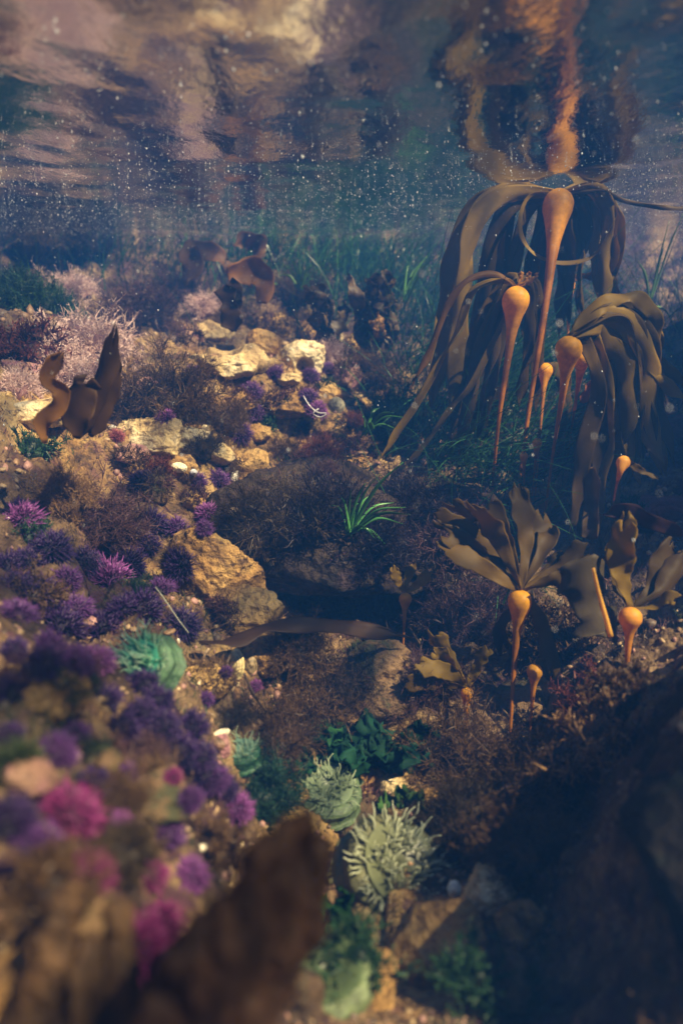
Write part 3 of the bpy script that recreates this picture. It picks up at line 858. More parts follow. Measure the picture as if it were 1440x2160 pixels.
def kelp(label, bulb, bw, base, blades, Y, Yb=None, mid=None, bulb_col=BULB, blade_col=KELP_OLIVE, group='bull kelp on the right of the pool', neck=1.0, seed=0, lean=0, bkw=None):
    """bulb, base: photograph pixels; blades: (pixel path, width px, depth offset[, colour])"""
    rng = np.random.default_rng(seed + 500)
    top = at(*bulb, Y)
    if Yb: root = at(*base, Yb)
    else: root = hit(*base)[0] - np.array([0, 0, .01])
    s = mpp(top)
    t_ = thing('bull_kelp', label, 'kelp', tuple(root), group)
    rb = bw * s / 2
    ctrl = [root] + ([at(*mm) for mm in (mid or [])]) + [top]
    path = spline(ctrl, 60)
    # arc length from the top
    # one profile from the crown down: round cap, long taper into the thin stalk
    S_ = np.array([0, .12, .35, .65, 1.0, 1.5, 2.1, 2.9, 4.2, 5.6, 8.2, 11, 16, 24])
    R_ = np.array([.12, .48, .76, .94, 1.0, .96, .82, .64, .44, .33, .25, .20, .14, .11])
    k_ = np.where(S_ > 1.2, 1.2 + (S_ - 1.2) * neck, S_)
    ax = norm(path[-1] - path[-6])
    path = np.vstack([spline(path[:-1:3], 50), path[-1:]])
    seg = np.r_[0, np.cumsum(np.linalg.norm(np.diff(path[::-1], axis=0), axis=1))]
    rp = path[::-1]
    cut = min(3.0 * rb, seg[-1] * .5)
    ss = np.r_[cut * np.linspace(0, 1, 26) ** 1.6, np.linspace(cut, seg[-1], 70)[1:]][::-1]
    pp = np.stack([np.interp(ss, seg, rp[:, i_]) for i_ in range(3)], -1)
    rr_ = np.maximum(np.interp(ss / rb, k_, R_) * rb, .0016)
    V, q, t = tube(pp - root, rr_, 16)
    g_ = np.clip(1 - ss / (cut * 1.6), 0, 1) ** .7
    cc = np.r_[np.outer(1 - g_, STIPE * .8) + np.outer(g_, bulb_col)].repeat(16, axis=0)
    bn_ = np.clip(fbm(V[:-2] * np.array([90, 90, 40]), 3, .6, seed + 3) * 1.6, 0, 1)[:, None]
    cc = cc * (1 - .4 * bn_) + np.array([.22, .09, .02]) * .4 * bn_
    nb = 26 * 16                                   # the last 26 rings belong to the float, the rest to the stalk
    k0 = len(pp) * 16 - nb
    a = Acc(); a.add(V[:k0 + 16], q[:k0], None, cc[:k0 + 16])
    obj('stipe', a.mesh('stipe'), M['bulb'], t_)
    tcap = t[16:] - k0; tcap[:, 2] = nb
    a = Acc(); a.add(np.vstack([V[k0:k0 + nb], V[-1:]]), q[k0:] - k0, tcap, np.vstack([cc[k0:], cc[-1:]]))
    obj('bulb', a.mesh('bulb'), M['bulb'], t_)
    crown = pp[-1]
    for bl in blades:
        path2, wpx, dy = bl[:3]
        bc = np.array(bl[3]) if len(bl) > 3 else blade_col
        off = bl[4] if len(bl) > 4 else 0.0
        n_ = len(path2)
        strips = (2 if wpx > 40 else 1) if bkw else 1 if wpx < 22 else (2 if wpx < 45 else 3)
        for st_ in range(strips):
          oj = (rng.normal(size=2) * wpx * .34 if strips > 1 else np.zeros(2))
          cut_ = rng.uniform(.72, 1.0) if st_ else 1.0
          P3 = [crown - ax * rb * .15]
          for k, pq in enumerate(path2):
            f_ = (k + 1) / n_
            P3.append(at(pq[0] + oj[0] * f_ ** .5, pq[1] + oj[1] * f_ - (1 - cut_) * 90 * f_, Y + dy * f_ + off + (st_ * .018)))
          V, q, tt = blade_verts(P3, wpx * s * ((1.05 if bkw else 1), .9 if bkw else .72, .6)[strips - 1], rng, ragged=(.1 if bkw else .2), n=32, jag=.05, **(bkw or dict(ruffle=.2, thick=.0008)))
          cc = bc[None] * (1 + .35 * vnoise(V * 14))[:, None] * (1.15 - .3 * tt)[:, None] * rng.uniform(.75, 1.2)
          a = Acc(); a.add(V - root, q, None, cc)
          obj('blade', a.mesh('blade'), M['kelp'], t_)
    return t_

kelp('tallest bull kelp with its amber bulb touching the water surface', (1180, 402), 64, (1085, 1095), [
    ([(1080,408),(1022,455),(998,540),(992,640),(985,740),(972,860)], 62, -.05),
    ([(1090,425),(1050,500),(1035,600),(1020,720),(1005,850),(1000,940)], 58, .03, KELP_DARK),
    ([(1120,430),(1090,520),(1070,640),(1055,780),(1045,900)], 55, .06, KELP_DARK),
    ([(1245,405),(1265,470),(1258,560),(1262,640)], 44, .02, KELP_OLIVE),
    ([(1265,402),(1303,460),(1312,540),(1302,610)], 34, .03),
    ([(1255,400),(1320,425),(1400,438),(1470,440)], 9, .0, KELP_DARK),
    ([(1115,415),(1095,480),(1122,532),(1182,555),(1250,540),(1292,470)], 10, -.08, KELP_OLIVE),
    ([(1205,470),(1218,570),(1222,690)], 50, .08, KELP_DARK),
    ([(1150,460),(1128,590),(1118,740)], 50, .08, KELP_DARK),
    ([(1240,440),(1235,520),(1205,590)], 40, .10, KELP_DARK),
  ], 1.685, mid=[(1110, 900, 1.52), (1150, 640, 1.58)], neck=.85, seed=1)
kelp('second bull kelp with thin straps trailing left from its bulb', (1091, 603), 58, (1033, 1085), [
    ([(1050,578),(985,590),(940,650),(905,740),(870,810)], 15, -.05, KELP_AMBER * .5),
    ([(1060,592),(1000,612),(968,690),(925,770),(880,850),(835,915),(800,970)], 17, .02),
    ([(1070,600),(1030,660),(1000,740),(975,850),(950,935)], 46, .05, KELP_DARK),
    ([(1085,590),(1060,650),(1040,760),(1020,860),(990,950)], 50, .08, KELP_DARK),
    ([(1120,600),(1135,680),(1130,780),(1120,860)], 45, .10, KELP_DARK),
    ([(1100,585),(1098,572)], 10, .0, KELP_AMBER), ([(1112,588),(1115,572)], 10, .0, KELP_AMBER),
    ([(1122,590),(1134,575)], 10, .0, KELP_AMBER),
    ([(1000,800),(950,860),(900,930),(850,990)], 14, .05),
  ], 1.50, mid=[(1050, 900, 1.47), (1073, 740, 1.49)], neck=.6, seed=2)
kelp('bull kelp with the brightest round bulb and a shock of blades drooping right', (1202, 708), 57, (1145, 1112), [
    ([(1262,655),(1330,645),(1372,690),(1385,760)], 56, .04),
    ([(1275,675),(1330,715),(1352,800),(1350,900),(1375,990)], 80, .03),
    ([(1250,705),(1300,770),(1315,870),(1300,980)], 84, .02),
    ([(1240,725),(1272,820),(1245,940),(1232,1050),(1215,1120)], 60, .02, KELP_DARK),
    ([(1240,715),(1265,800),(1268,900),(1250,1010),(1244,1140)], 56, .05),
    ([(1300,690),(1365,770),(1440,840)], 46, .03),
    ([(1300,720),(1340,850),(1352,950),(1325,1020)], 24, .05, KELP_DARK),
    ([(1290,660),(1350,700),(1362,840),(1390,960)], 40, .03, KELP_DARK),
    ([(1250,690),(1310,690),(1345,760),(1340,860)], 56, .05),
  ], 1.28, mid=[(1165, 960, 1.36), (1186, 830, 1.30)], neck=.5, seed=3)
kelp('small dim bulb kelp between the two tall stalks', (1150, 766), 32, (1125, 1085), [
    ([(1180,790),(1190,860),(1180,930)], 30, .02, KELP_DARK)], 1.62, seed=4, neck=.5)
kelp('slender bull kelp whose top is hidden among the drooping blades', (1228, 748), 34, (1196, 960), [
    ([(1260,780),(1265,860)], 24, .02, KELP_DARK)], 1.40, seed=5, neck=1.3)
kelp('far small orange bulb behind the tallest stalk', (1200, 588), 24, (1190, 960), [
    ([(1240,580),(1290,590),(1302,660)], 18, .0, KELP_AMBER * .5)], 1.85, seed=6)
kelp('tiny kelp with an upright egg shaped bulb behind the stalks', (1133, 926), 20, (1120, 1060), [
    ([(1136,915),(1138,905)], 8, .0)], 1.40, seed=7)
kelp('tiny kelp bulb partly behind the tallest stalk', (1104, 956), 17, (1106, 1085), [
    ([(1106,945),(1106,935)], 7, .0)], 1.38, seed=8)
kelp('small yellow ball kelp with a bent stalk under the drooping blades', (1318, 962), 29, (1290, 1075), [
    ([(1345,990),(1385,1010)], 14, .0, KELP_DARK)], 1.12, mid=[(1300, 1020, 1.14)], seed=9, neck=.5, bulb_col=np.array([.85, .42, .06]))
kelp('medium kelp with a broad upright fan of blades above its bulb', (1098, 1244), 50, (1074, 1580), [
    ([(1030,1215),(975,1190),(918,1172)], 62, .02), ([(1050,1180),(1000,1130),(940,1098)], 54, .06),
    ([(1065,1160),(1035,1110),(1000,1072)], 64, .03), ([(1096,1170),(1085,1110),(1070,1060)], 58, .06),
    ([(1125,1180),(1140,1130),(1140,1100)], 48, .08), ([(1155,1205),(1180,1185),(1205,1165)], 54, .02),
    ([(1160,1228),(1190,1225),(1212,1240)], 46, -.03), ([(1130,1290),(1150,1350),(1160,1420)], 36, -.05, KELP_DARK),
    ([(1070,1290),(1050,1330),(1060,1370)], 34, .03, KELP_DARK),
  ], 1.06, mid=[(1084, 1400, 1.04)], seed=10, neck=.62, blade_col=KELP_DARK * 1.25, bkw=FAN)  # blade colour darkened to stand in for shade on this kelp
kelp('right edge kelp with a glowing yellow bulb and upright blades', (1330, 1280), 48, (1322, 1400), [
    ([(1320,1230),(1318,1180),(1332,1120)], 66, .02), ([(1380,1280),(1405,1262),(1430,1262)], 26, -.02),
    ([(1300,1245),(1300,1215),(1312,1180)], 36, .05, KELP_DARK), ([(1370,1250),(1395,1200),(1420,1150)], 50, .06, KELP_DARK),
  ], .98, seed=11, neck=.4, bkw=FAN, bulb_col=np.array([.90, .42, .045]))
kelp('smallest kelp standing alone on a thin stalk in front of the cave', (855, 1250), 27, (848, 1400), [
    ([(838,1225),(832,1195)], 22, .0), ([(880,1232),(908,1208)], 24, .0), ([(860,1220),(872,1188)], 18, .02)], 1.14, seed=12, neck=.45, bkw=FAN)
kelp('short kelp with a dim bulb lying in brown weed', (985, 1449), 27, (982, 1530), [
    ([(940,1415),(880,1402)], 46, .0), ([(955,1395),(925,1345)], 50, .02), ([(1005,1405),(1022,1365)], 40, .02), ([(920,1440),(860,1440)], 36, .0, KELP_DARK)], 1.02, seed=13, neck=.7, bkw=FAN)
kelp('little dark amber bulb on a thin stalk right of the medium kelp', (1128, 1401), 33, (1117, 1545), [
    ([(1150,1400),(1165,1440)], 22, .0, KELP_DARK)], 1.02, seed=14, neck=.5, bulb_col=BULB * .7)

def loose_blade(label, parts, col, Y=None, name='kelp_frond', cat='kelp', seed=0, mat='kelp', group=None, **kw):
    rng = np.random.default_rng(900 + seed)
    p0 = at(*parts[0][0][0]) if len(parts[0][0][0]) == 3 else hit(*parts[0][0][0])[0]
    objs = []
    root = None
    multi = len(parts) > 1
    if multi: root = thing(name, label, cat, tuple(p0), group)
    for i, (path, wpx) in enumerate(parts):
        P3 = [at(*q_) if len(q_) == 3 else hit(*q_)[0] for q_ in path]
        s = mpp(np.mean(P3, axis=0))
        V, q, tt = blade_verts(P3, wpx * s, rng, **kw)
        c_ = np.array(col[i] if isinstance(col, list) else col)
        cc = c_[None] * (1 + .25 * vnoise(V * 60))[:, None]
        a = Acc(); a.add(V - p0, q, None, cc)
        if multi: obj('blade', a.mesh('blade'), M[mat], root)
        else: root = obj(name, a.mesh(name), M[mat], label=label, cat=cat, loc=p0, group=group)
    return root
BR = np.array([.15, .075, .022])
loose_blade('dark brown upright blade clump standing on the left ridge', [
    ([(160,925,1.02),(195,850,1.02),(225,780,1.02),(240,705,1.02)], 46), ([(165,925,1.0),(165,870,1.0),(175,820,1.0),(185,800,1.0)], 60),
    ([(190,920,1.04),(215,860,1.04),(228,800,1.04),(235,740,1.04)], 52)], BR * .8, seed=1, turn=.2, ruffle=.05, ragged=.12, m_=13, jag=.14)
loose_blade('wavy amber frond curling upward on the left ridge', [
    ([(95,935,.98),(90,890,.98),(125,860,.98),(130,825,.98),(100,800,.98),(115,760,.98),(128,745,.98)], 34)], np.array([.40, .19, .035]), seed=2, turn=.15, ruffle=.10, ragged=.14, m_=11, jag=.1)
loose_blade('rounded yellow brown kelp blade in the hazy middle distance', [
    ([(552,640,2.2),(555,600,2.2),(535,575,2.2),(500,580,2.18),(485,600,2.16)], 55)], np.array([.34, .16, .04]), seed=3, turn=.1, ruffle=.12, ragged=.15, jag=.1, m_=11)
loose_blade('broad floating brown blade just under the far waterline', [
    ([(490,580,2.45),(470,550,2.45),(430,530,2.45),(400,520,2.4),(405,560,2.4),(392,600,2.4)], 36)], np.array([.22, .11, .04]), seed=4, ruffle=.3, ragged=.35, jag=.1, m_=11)
loose_blade('tilted brown blade above the rounded one in the haze', [
    ([(520,600,2.5),(530,560,2.5),(545,525,2.5),(525,505,2.48),(500,515,2.45)], 42)], np.array([.20, .10, .04]), seed=5, ruffle=.3, ragged=.35, jag=.1, m_=11)
loose_blade('dark brown upright frond behind the pale slab', [
    ([(495,700,2.0),(485,650,2.0),(475,600,2.0)], 40), ([(490,690,2.02),(500,640,2.02),(490,585,2.02)], 30)], BR * .6, seed=6, ragged=.3)
loose_blade('long dark strap of dead kelp lying across the rocks below the cave', [
    ([(420,1355,.93),(500,1352,.95),(560,1325,.98),(640,1318,1.0),(740,1325,1.04),(860,1345,1.08)], 36)], np.array([.055, .028, .013]), seed=7, turn=.5, ruffle=.14, ragged=.25, tip=.1, jag=.06, thick=.003, m_=11)
loose_blade('wide silvery ribbed kelp blade lying on the right slope', [
    ([(1190,1190,1.02),(1225,1230,1.0),(1255,1290,.99),(1290,1350,.98)], 95)], np.array([.13, .10, .055]), seed=8, turn=.1, ruffle=.12, ragged=.2, jag=.14, m_=13)
a_ = [at(1250, 1198, .975), at(1262, 1250, .965), at(1276, 1300, .955), at(1287, 1342, .95)]
V, q, t = tube(spline(a_, 16) - a_[0], np.linspace(.0025, .0042, 16), 8)
ac = Acc(); ac.add(V, q, t, (.80, .45, .07))
obj('kelp_stalk', ac.mesh('kelp_stalk'), M['bulb'], label='bright yellow bare kelp stalk leaning across the silvery blade', cat='kelp', loc=a_[0])
loose_blade('ruffled dark red blade arching along the right edge', [
    ([(1270,1085,1.1),(1320,1078,1.08),(1370,1100,1.05),(1440,1125,1.0)], 34)], np.array([.11, .04, .025]), seed=9, ruffle=.3)
loose_blade('torn flat kelp strap hanging with a squared end under the drooping blades', [
    ([(1250,985,1.2),(1248,1040,1.2),(1244,1090,1.2),(1242,1138,1.2)], 34)], np.array([.20, .13, .05]), seed=10, turn=.0, ruffle=.04, tip=.04)
loose_blade('small orange torn blade by the drooping kelp', [
    ([(1225,850,1.5),(1240,825,1.5),(1255,805,1.5)], 26)], np.array([.5, .16, .05]), seed=11)
loose_blade('pair of brown blades lying at the foot of the tall stalks', [
    ([(1000,1020,1.4),(1030,1045,1.38),(1055,1070,1.36)], 20), ([(960,1060,1.35),(1000,1080,1.33),(1040,1100,1.3)], 24)], np.array([.18, .10, .035]), seed=12)
loose_blade('leaf shaped dark blade on the lower right slope', [
    ([(1240,1580,.9),(1265,1620,.88),(1300,1640,.86),(1330,1620,.85)], 60)], np.array([.22, .13, .07]), seed=13)

# ragged rockweed towers in the middle distance
def rockweed(px, py, hpx, wpx, label, Y=None, seed=0, col=(.13, .08, .03), n=9):
    rng = np.random.default_rng(300 + seed)
    p = at(px, py, Y) if Y else hit(px, py)[0]
    s = mpp(p)
    t_ = thing('rockweed', label, 'seaweed', tuple(p), 'ragged rockweed in the middle distance')
    for i in range(n):
        x = rng.uniform(-.5, .5) * wpx * s; h = hpx * s * rng.uniform(.55, 1.0)
        P3 = np.array([[x * .3, 0, 0], [x * .6, rng.uniform(-.02, .02), h * .4], [x * .9, rng.uniform(-.03, .02), h * .75], [x * 1.1 + rng.uniform(-.02, .02), rng.uniform(-.03, .02), h]]) + p
        V, q, tt = blade_verts(P3, wpx * s * rng.uniform(.25, .42), rng, n=34, ragged=.55, ruffle=.35, thick=.004)
        V = V + norm(rng.normal(size=V.shape)) * .0018
        cc = np.array(col)[None] * (.8 + .7 * fbm(V * 60, 2))[:, None] * rng.uniform(.7, 1.3)
        a = Acc(); a.add(V - p, q, None, np.clip(cc, .005, 1))
        obj('frond', a.mesh('frond'), M['weed'], t_)
rockweed(700, 740, 160, 90, 'ragged brown rockweed tower left of the pair in the middle', seed=1, Y=2.1)
rockweed(775, 745, 185, 80, 'tallest ragged rockweed tower in the middle distance', seed=2, Y=2.12)
rockweed(825, 740, 120, 70, 'ragged rockweed tower nearest the seagrass', seed=3, Y=2.1, n=6)
rockweed(800, 720, 60, 50, 'small amber torn rockweed at the foot of the right tower', seed=4, Y=2.0, n=4, col=(.35, .18, .05))

# foreground: thick lumpy brown weed close to the lens
def lumpy(label, paths, col, seed):
    rng = np.random.default_rng(seed)
    p0 = at(*paths[0][0][0])
    t_ = thing('lumpy_weed', label, 'seaweed', tuple(p0))
    for path, w0, w1 in paths:
        P3 = spline([at(*q_) for q_ in path], 60)
        s = mpp(P3.mean(0)); t = np.linspace(0, 1, 60)
        r_ = (w0 * (1 - t) + w1 * t) * s / 2 * np.clip((1.03 - t) / .12, 0.1, 1) ** .5
        V, q, tr_ = tube(P3, r_, 36)
        dir_ = norm(V - np.r_[np.repeat(P3, 36, axis=0), P3[:1], P3[-1:]])
        V = V + dir_ * (ridged(V * np.array([70, 40, 22]), 3, .5, seed) * .007 + fbm(V * np.array([170, 170, 30]), 3, .6, seed) * .004)[:, None]
        cc = np.array(col)[None] * np.clip(1 + .9 * fbm(V * np.array([130, 130, 40]), 3, .6, seed + 2), .25, 2)[:, None]
        a = Acc(); a.add(V - p0, q, tr_, cc)
        obj('branch', a.mesh('branch'), M['lump'], t_)
lumpy('large blurred lumpy brown weed close to the lens at the bottom', [
    ([(400,2200,.25),(500,2000,.26),(585,1850,.27),(650,1715,.28)], 120, 52),
    ([(450,2200,.27),(560,2020,.28),(640,1880,.29),(668,1765,.30)], 105, 48),
    ([(360,2180,.25),(440,2030,.25),(520,1900,.26),(580,1765,.27)], 100, 50),
    ([(520,2220,.27),(585,2080,.28),(625,1960,.29),(655,1850,.29)], 90, 46),
    ([(330,2200,.24),(370,2080,.25),(420,1990,.25),(480,1910,.26)], 95, 45)], (.036, .015, .0055), 3)
lumpy('blurred tan lumpy weed in the bottom left corner', [
    ([(60,2220,.27),(100,2060,.28),(130,1950,.29),(150,1860,.30)], 120, 50),
    ([(230,2220,.27),(240,2100,.28),(250,1990,.29),(230,1900,.3)], 100, 50),
    ([(140,2220,.26),(170,2120,.27),(190,2030,.28),(200,1960,.29)], 90, 50)], (.065, .034, .013), 5)

# ------------------------------------------------------------------ sea urchins
def urchin_meshes(seed, n_sp=330):
    rng = np.random.default_rng(seed)
    v, f = ico(3)
    b_ = v * np.array([1, 1, .68]) * .55 * (1 + .05 * fbm(v * 6, 2, .5, seed))[:, None]
    body = np_mesh('test', b_, f, np.ones((len(b_), 3)) * 1.0)
    d = norm(rng.normal(size=(n_sp, 3))); d[:, 2] = np.where(d[:, 2] < -.35, -d[:, 2], d[:, 2])
    root = d * np.array([1, 1, .68]) * .50
    dr = norm(d + rng.normal(size=d.shape) * .22)
    ln = rng.uniform(.22, .58, n_sp) * (1 + .35 * fbm(d * 2.5, 2, .5, seed))
    tip = root + dr * ln[:, None]
    s1 = norm(np.cross(dr, rng.normal(size=d.shape))); s2 = np.cross(dr, s1)
    w_ = .029
    rings = []
    for k, (t, ww) in enumerate(((0, 1), (.6, .8))):
        c = root + dr * (ln * t)[:, None]
        for a in (0, 2.094, 4.189):
            rings.append(c + (s1 * math.cos(a) + s2 * math.sin(a)) * w_ * ww)
    rings.append(tip)
    V = np.stack(rings, 1).reshape(-1, 3)
    o = (np.arange(n_sp) * 7)[:, None]
    q = np.concatenate([np.stack([o[:, 0] + i, o[:, 0] + (i + 1) % 3, o[:, 0] + 3 + (i + 1) % 3, o[:, 0] + 3 + i], -1) for i in range(3)])
    t = np.concatenate([np.stack([o[:, 0] + 3 + i, o[:, 0] + 3 + (i + 1) % 3, o[:, 0] + 6], -1) for i in range(3)])
    tt = np.tile(np.array([0, 0, 0, .6, .6, .6, 1.0]), n_sp)
    br = np.repeat(rng.uniform(.7, 1.3, n_sp), 7)
    return body, V, q, t, tt, br
UC = {'purple': ((.035, .010, .055), (.15, .045, .235)), 'violet': ((.05, .012, .07), (.34, .09, .38)),
      'dark': ((.008, .003, .018), (.050, .014, .115)), 'magenta': ((.05, .006, .035), (.30, .030, .19)), 'red': ((.12, .02, .03), (.45, .12, .14))}  # the dark set carries the left slope's shade in its colour
_UM = {}
def urchin_proto(col, var):
    if (col, var) not in _UM:
        body, V, q, t, tt, br = urchin_meshes(40 + var)
        lo, hi = map(np.array, UC[col])
        cc = (np.outer(1 - tt, lo) + np.outer(tt, hi)) * br[:, None]
        sp = np_mesh('spines', V, [q, t], cc, smooth=False)
        sp.materials.append(M['spine'])
        a = body.attributes['Col']
        c4 = np.ones((len(body.vertices), 4), dtype=np.float32); c4[:, :3] = lo * .8
        a.data.foreach_set('color', c4.ravel())
        body.materials.append(M['test'])
        _UM[(col, var)] = (body, sp)
    return _UM[(col, var)]
def urchin(px, py, dpx, col, label, Y=None):
    p, n = (at(px, py, Y), np.array([0, -.3, 1.0])) if Y else hit_any(px, py)
    rad = dpx * mpp(p) / 2 / .98
    n = norm(n + np.array([0, -.2, .5]))
    t_ = thing('sea_urchin', label, 'sea urchin', tuple(p + n * rad * (.02 + .16 * ((hash_i(py, px) % 100) / 100))), 'purple sea urchins')
    t_.rotation_mode = 'QUATERNION'
    t_.rotation_quaternion = Vector(n).to_track_quat('Z', 'Y') @ Quaternion((0, 0, 1), (hash_i(px, py) % 628) / 100)
    kz = .8 + .4 * ((hash_i(px + 3, py) % 100) / 100)
    t_.scale = (rad * (1.9 - kz) ** .5, rad, rad * kz)
    body, sp = urchin_proto(col, hash_i(px, py) % 3)
    obj('test', body, parent=t_)
    obj('spines', sp, parent=t_, kind='stuff')
for a in [
 (505, 916, 66, 'purple', 'purple urchin sitting alone in the middle left of the olive tuft'),
 (534, 872, 56, 'purple', 'purple urchin with a green scrap on top beside the ochre slab'),
 (667, 868, 60, 'violet', 'purple urchin carrying a white thread on its spines'),
 (650, 838, 50, 'purple', 'purple urchin tucked above the one with the white thread'),
 (690, 785, 50, 'purple', 'dark purple urchin right of the cream rock with the hole'),
 (655, 795, 48, 'purple', 'purple urchin directly below the cream rock with the hole'),
 (578, 792, 54, 'purple', 'purple urchin between the two brightest rocks'),
 (530, 828, 60, 'purple', 'dim purple urchin below the dazzling white rock'),
 (640, 905, 45, 'purple', 'small purple urchin below the one with the white thread'),
 (415, 1018, 56, 'purple', 'left one of two touching urchins beside the ledge turf'),
 (460, 1015, 60, 'purple', 'right one of two touching urchins beside the ledge turf'),
 (435, 1085, 62, 'violet', 'urchin with thick pale spines and shell scraps above the ochre face'),
 (372, 1118, 66, 'purple', 'dense round urchin at the top left of the ochre face'),
 (430, 1118, 50, 'purple', 'urchin wedged right on top of the ochre face'),
 (350, 882, 50, 'violet', 'small violet urchin below the tilted pinkish stone'),
 (405, 790, 44, 'purple', 'small urchin half hidden at the edge of the big brown bush'),
 (245, 925, 46, 'red', 'reddish urchin at the left end of the sunlit slab'),
 (295, 1020, 68, 'dark', 'dark urchin above the shaded hollow'),
 (320, 1110, 92, 'dark', 'dark urchin in the shaded hollow left of the dense one'),
 (230, 1230, 130, 'violet', 'large sunlit violet urchin on the left slope'),
 (140, 1225, 80, 'purple', 'purple urchin left of the large sunlit violet one'),
 (45, 1105, 110, 'violet', 'pink spined urchin under the green weed at the left edge'),
 (15, 1200, 97, 'dark', 'dark blue urchin at the left edge'),
 (75, 1255, 109, 'dark', 'dark urchin at the left below the pink spined one'),
 (130, 1330, 134, 'dark', 'dark urchin on the left slope below the large violet one'),
 (215, 1330, 109, 'dark', 'dark urchin just above the green anemone'),
 (300, 1290, 109, 'dark', 'dark urchin left of the white stick'),
 (385, 1320, 97, 'dark', 'dark urchin at the lower end of the white stick'),
 (380, 1195, 97, 'dark', 'dark urchin at the left flank of the ochre face'),
 (205, 1400, 90, 'violet', 'magenta tipped urchin touching the left side of the green anemone'),
 (250, 1545, 115, 'dark', 'dark urchin below the green anemone'),
 (345, 1535, 97, 'dark', 'dark urchin under the drooping tentacles of the green anemone'),
 (375, 1590, 109, 'dark', 'dark urchin in the row running down the left slope'),
 (365, 1640, 50, 'magenta', 'small urchin with glinting pink spines on the left slope'),
 (450, 1650, 80, 'purple', 'purple urchin left of the dark green cushion'),
 (495, 1710, 90, 'violet', 'pink and violet urchin at the lower end of the slope row'),
 (430, 1480, 50, 'purple', 'small urchin beside the tan rubble under the strap'),
 (475, 1420, 40, 'purple', 'tiny urchin beside the long oval shell'),
 (540, 1448, 36, 'violet', 'tiny bright urchin right of the long oval shell'),
 (140, 1730, 180, 'magenta', 'big blurred magenta urchin near the left edge'),
 (20, 1740, 146, 'dark', 'dark blurred urchin at the left edge beside the magenta one'),
 (400, 1850, 100, 'violet', 'blurred violet urchin right one of the pair above the lumpy weed'),
 (315, 1850, 95, 'magenta', 'blurred magenta urchin left one of the pair above the lumpy weed'),
 (285, 2010, 170, 'magenta', 'big dim magenta urchin low down beside the lumpy weed'),
 (20, 1560, 85, 'dark', 'dark urchin at the left edge under the layered boulder'),
 (310, 1160, 73, 'dark', 'dark urchin at the bottom of the shaded hollow'),
 (190, 1110, 122, 'dark', 'dark urchin in the middle of the shaded hollow'),
 (110, 1160, 109, 'dark', 'dark urchin at the left rim of the shaded hollow'),
]:
    urchin(*a)
for px, py, d_, lb in [  # urchins added to crowd and darken the left slope
 (40, 1300, 80, 'dark urchin at the left edge below the brown leafy scraps'),
 (95, 1400, 85, 'dark urchin just above the layered orange boulder'),
 (160, 1400, 80, 'dark urchin between the layered boulder and the magenta tipped urchin'),
 (160, 1290, 75, 'dark urchin directly below the large sunlit violet one'),
 (30, 1380, 70, 'dark urchin at the left edge above the layered boulder'),
 (215, 1480, 80, 'dark urchin right of the layered orange boulder'),
 (300, 1510, 70, 'dark urchin directly under the green anemone body'),
 (160, 1560, 70, 'small dark urchin beneath the layered orange boulder'),
 (300, 1600, 80, 'dark urchin beside the dull brown stone'),
 (60, 1190, 70, 'dark urchin right under the green weed of the pink spined one'),
 (260, 1290, 70, 'dark urchin at the lower right of the large violet one'),
 (340, 1250, 60, 'dark urchin under the upper end of the white stick'),
 (250, 1130, 70, 'dark urchin at the right rim of the shaded hollow'),
 (420, 1600, 70, 'dark urchin left of the reddish stone with the white shell'),
 (400, 1690, 60, 'dark urchin above the blurred violet one'),
 (470, 1670, 60, 'dark urchin touching the pink and violet one'),
 (180, 1190, 70, 'dark urchin at the upper left of the large violet one'),
 (270, 1200, 80, 'dark urchin at the upper right of the large violet one')]:
    urchin(px, py, d_ * 1.25, ('dark', 'purple', 'dark')[px % 3], lb)

for px, py, d_, c_, lb in [  # more urchins added to cover the slope in place of a cast shadow
 (30, 1460, 90, 'dark', 'dark urchin at the left rim of the layered orange boulder'),
 (120, 1590, 95, 'purple', 'violet urchin under the lower edge of the layered orange boulder'),
 (200, 1660, 95, 'dark', 'dark urchin at the upper right of the big magenta urchin'),
 (260, 1650, 80, 'purple', 'violet urchin between the dull brown stone and the brown lumpy rock'),
 (300, 1450, 80, 'dark', 'dark urchin touching the lower edge of the green anemone'),
 (400, 1540, 85, 'dark', 'dark urchin right of the drooping anemone tentacles'),
 (430, 1640, 80, 'dark', 'dark urchin beside the dark green cushion'),
 (330, 1480, 80, 'dark', 'dark urchin right under the green anemone'),
 (240, 1750, 90, 'violet', 'violet urchin right beside the big magenta one'),
 (80, 1790, 110, 'purple', 'blurred violet urchin under the big magenta one'),
 (190, 1850, 110, 'magenta', 'dim magenta urchin among tan weed low on the left'),
 (355, 1760, 80, 'purple', 'violet urchin on the brown lumpy rock'),
 (30, 1850, 110, 'dark', 'dark blurred urchin low at the left edge'),
 (340, 1960, 110, 'magenta', 'blurred magenta urchin touching the left flank of the lumpy weed'),
 (100, 1370, 80, 'purple', 'violet urchin above the layered orange boulder'),
 (40, 1240, 80, 'dark', 'dark urchin beside the brown leafy scraps')]:
    urchin(px, py, d_ * 1.15, c_, lb)

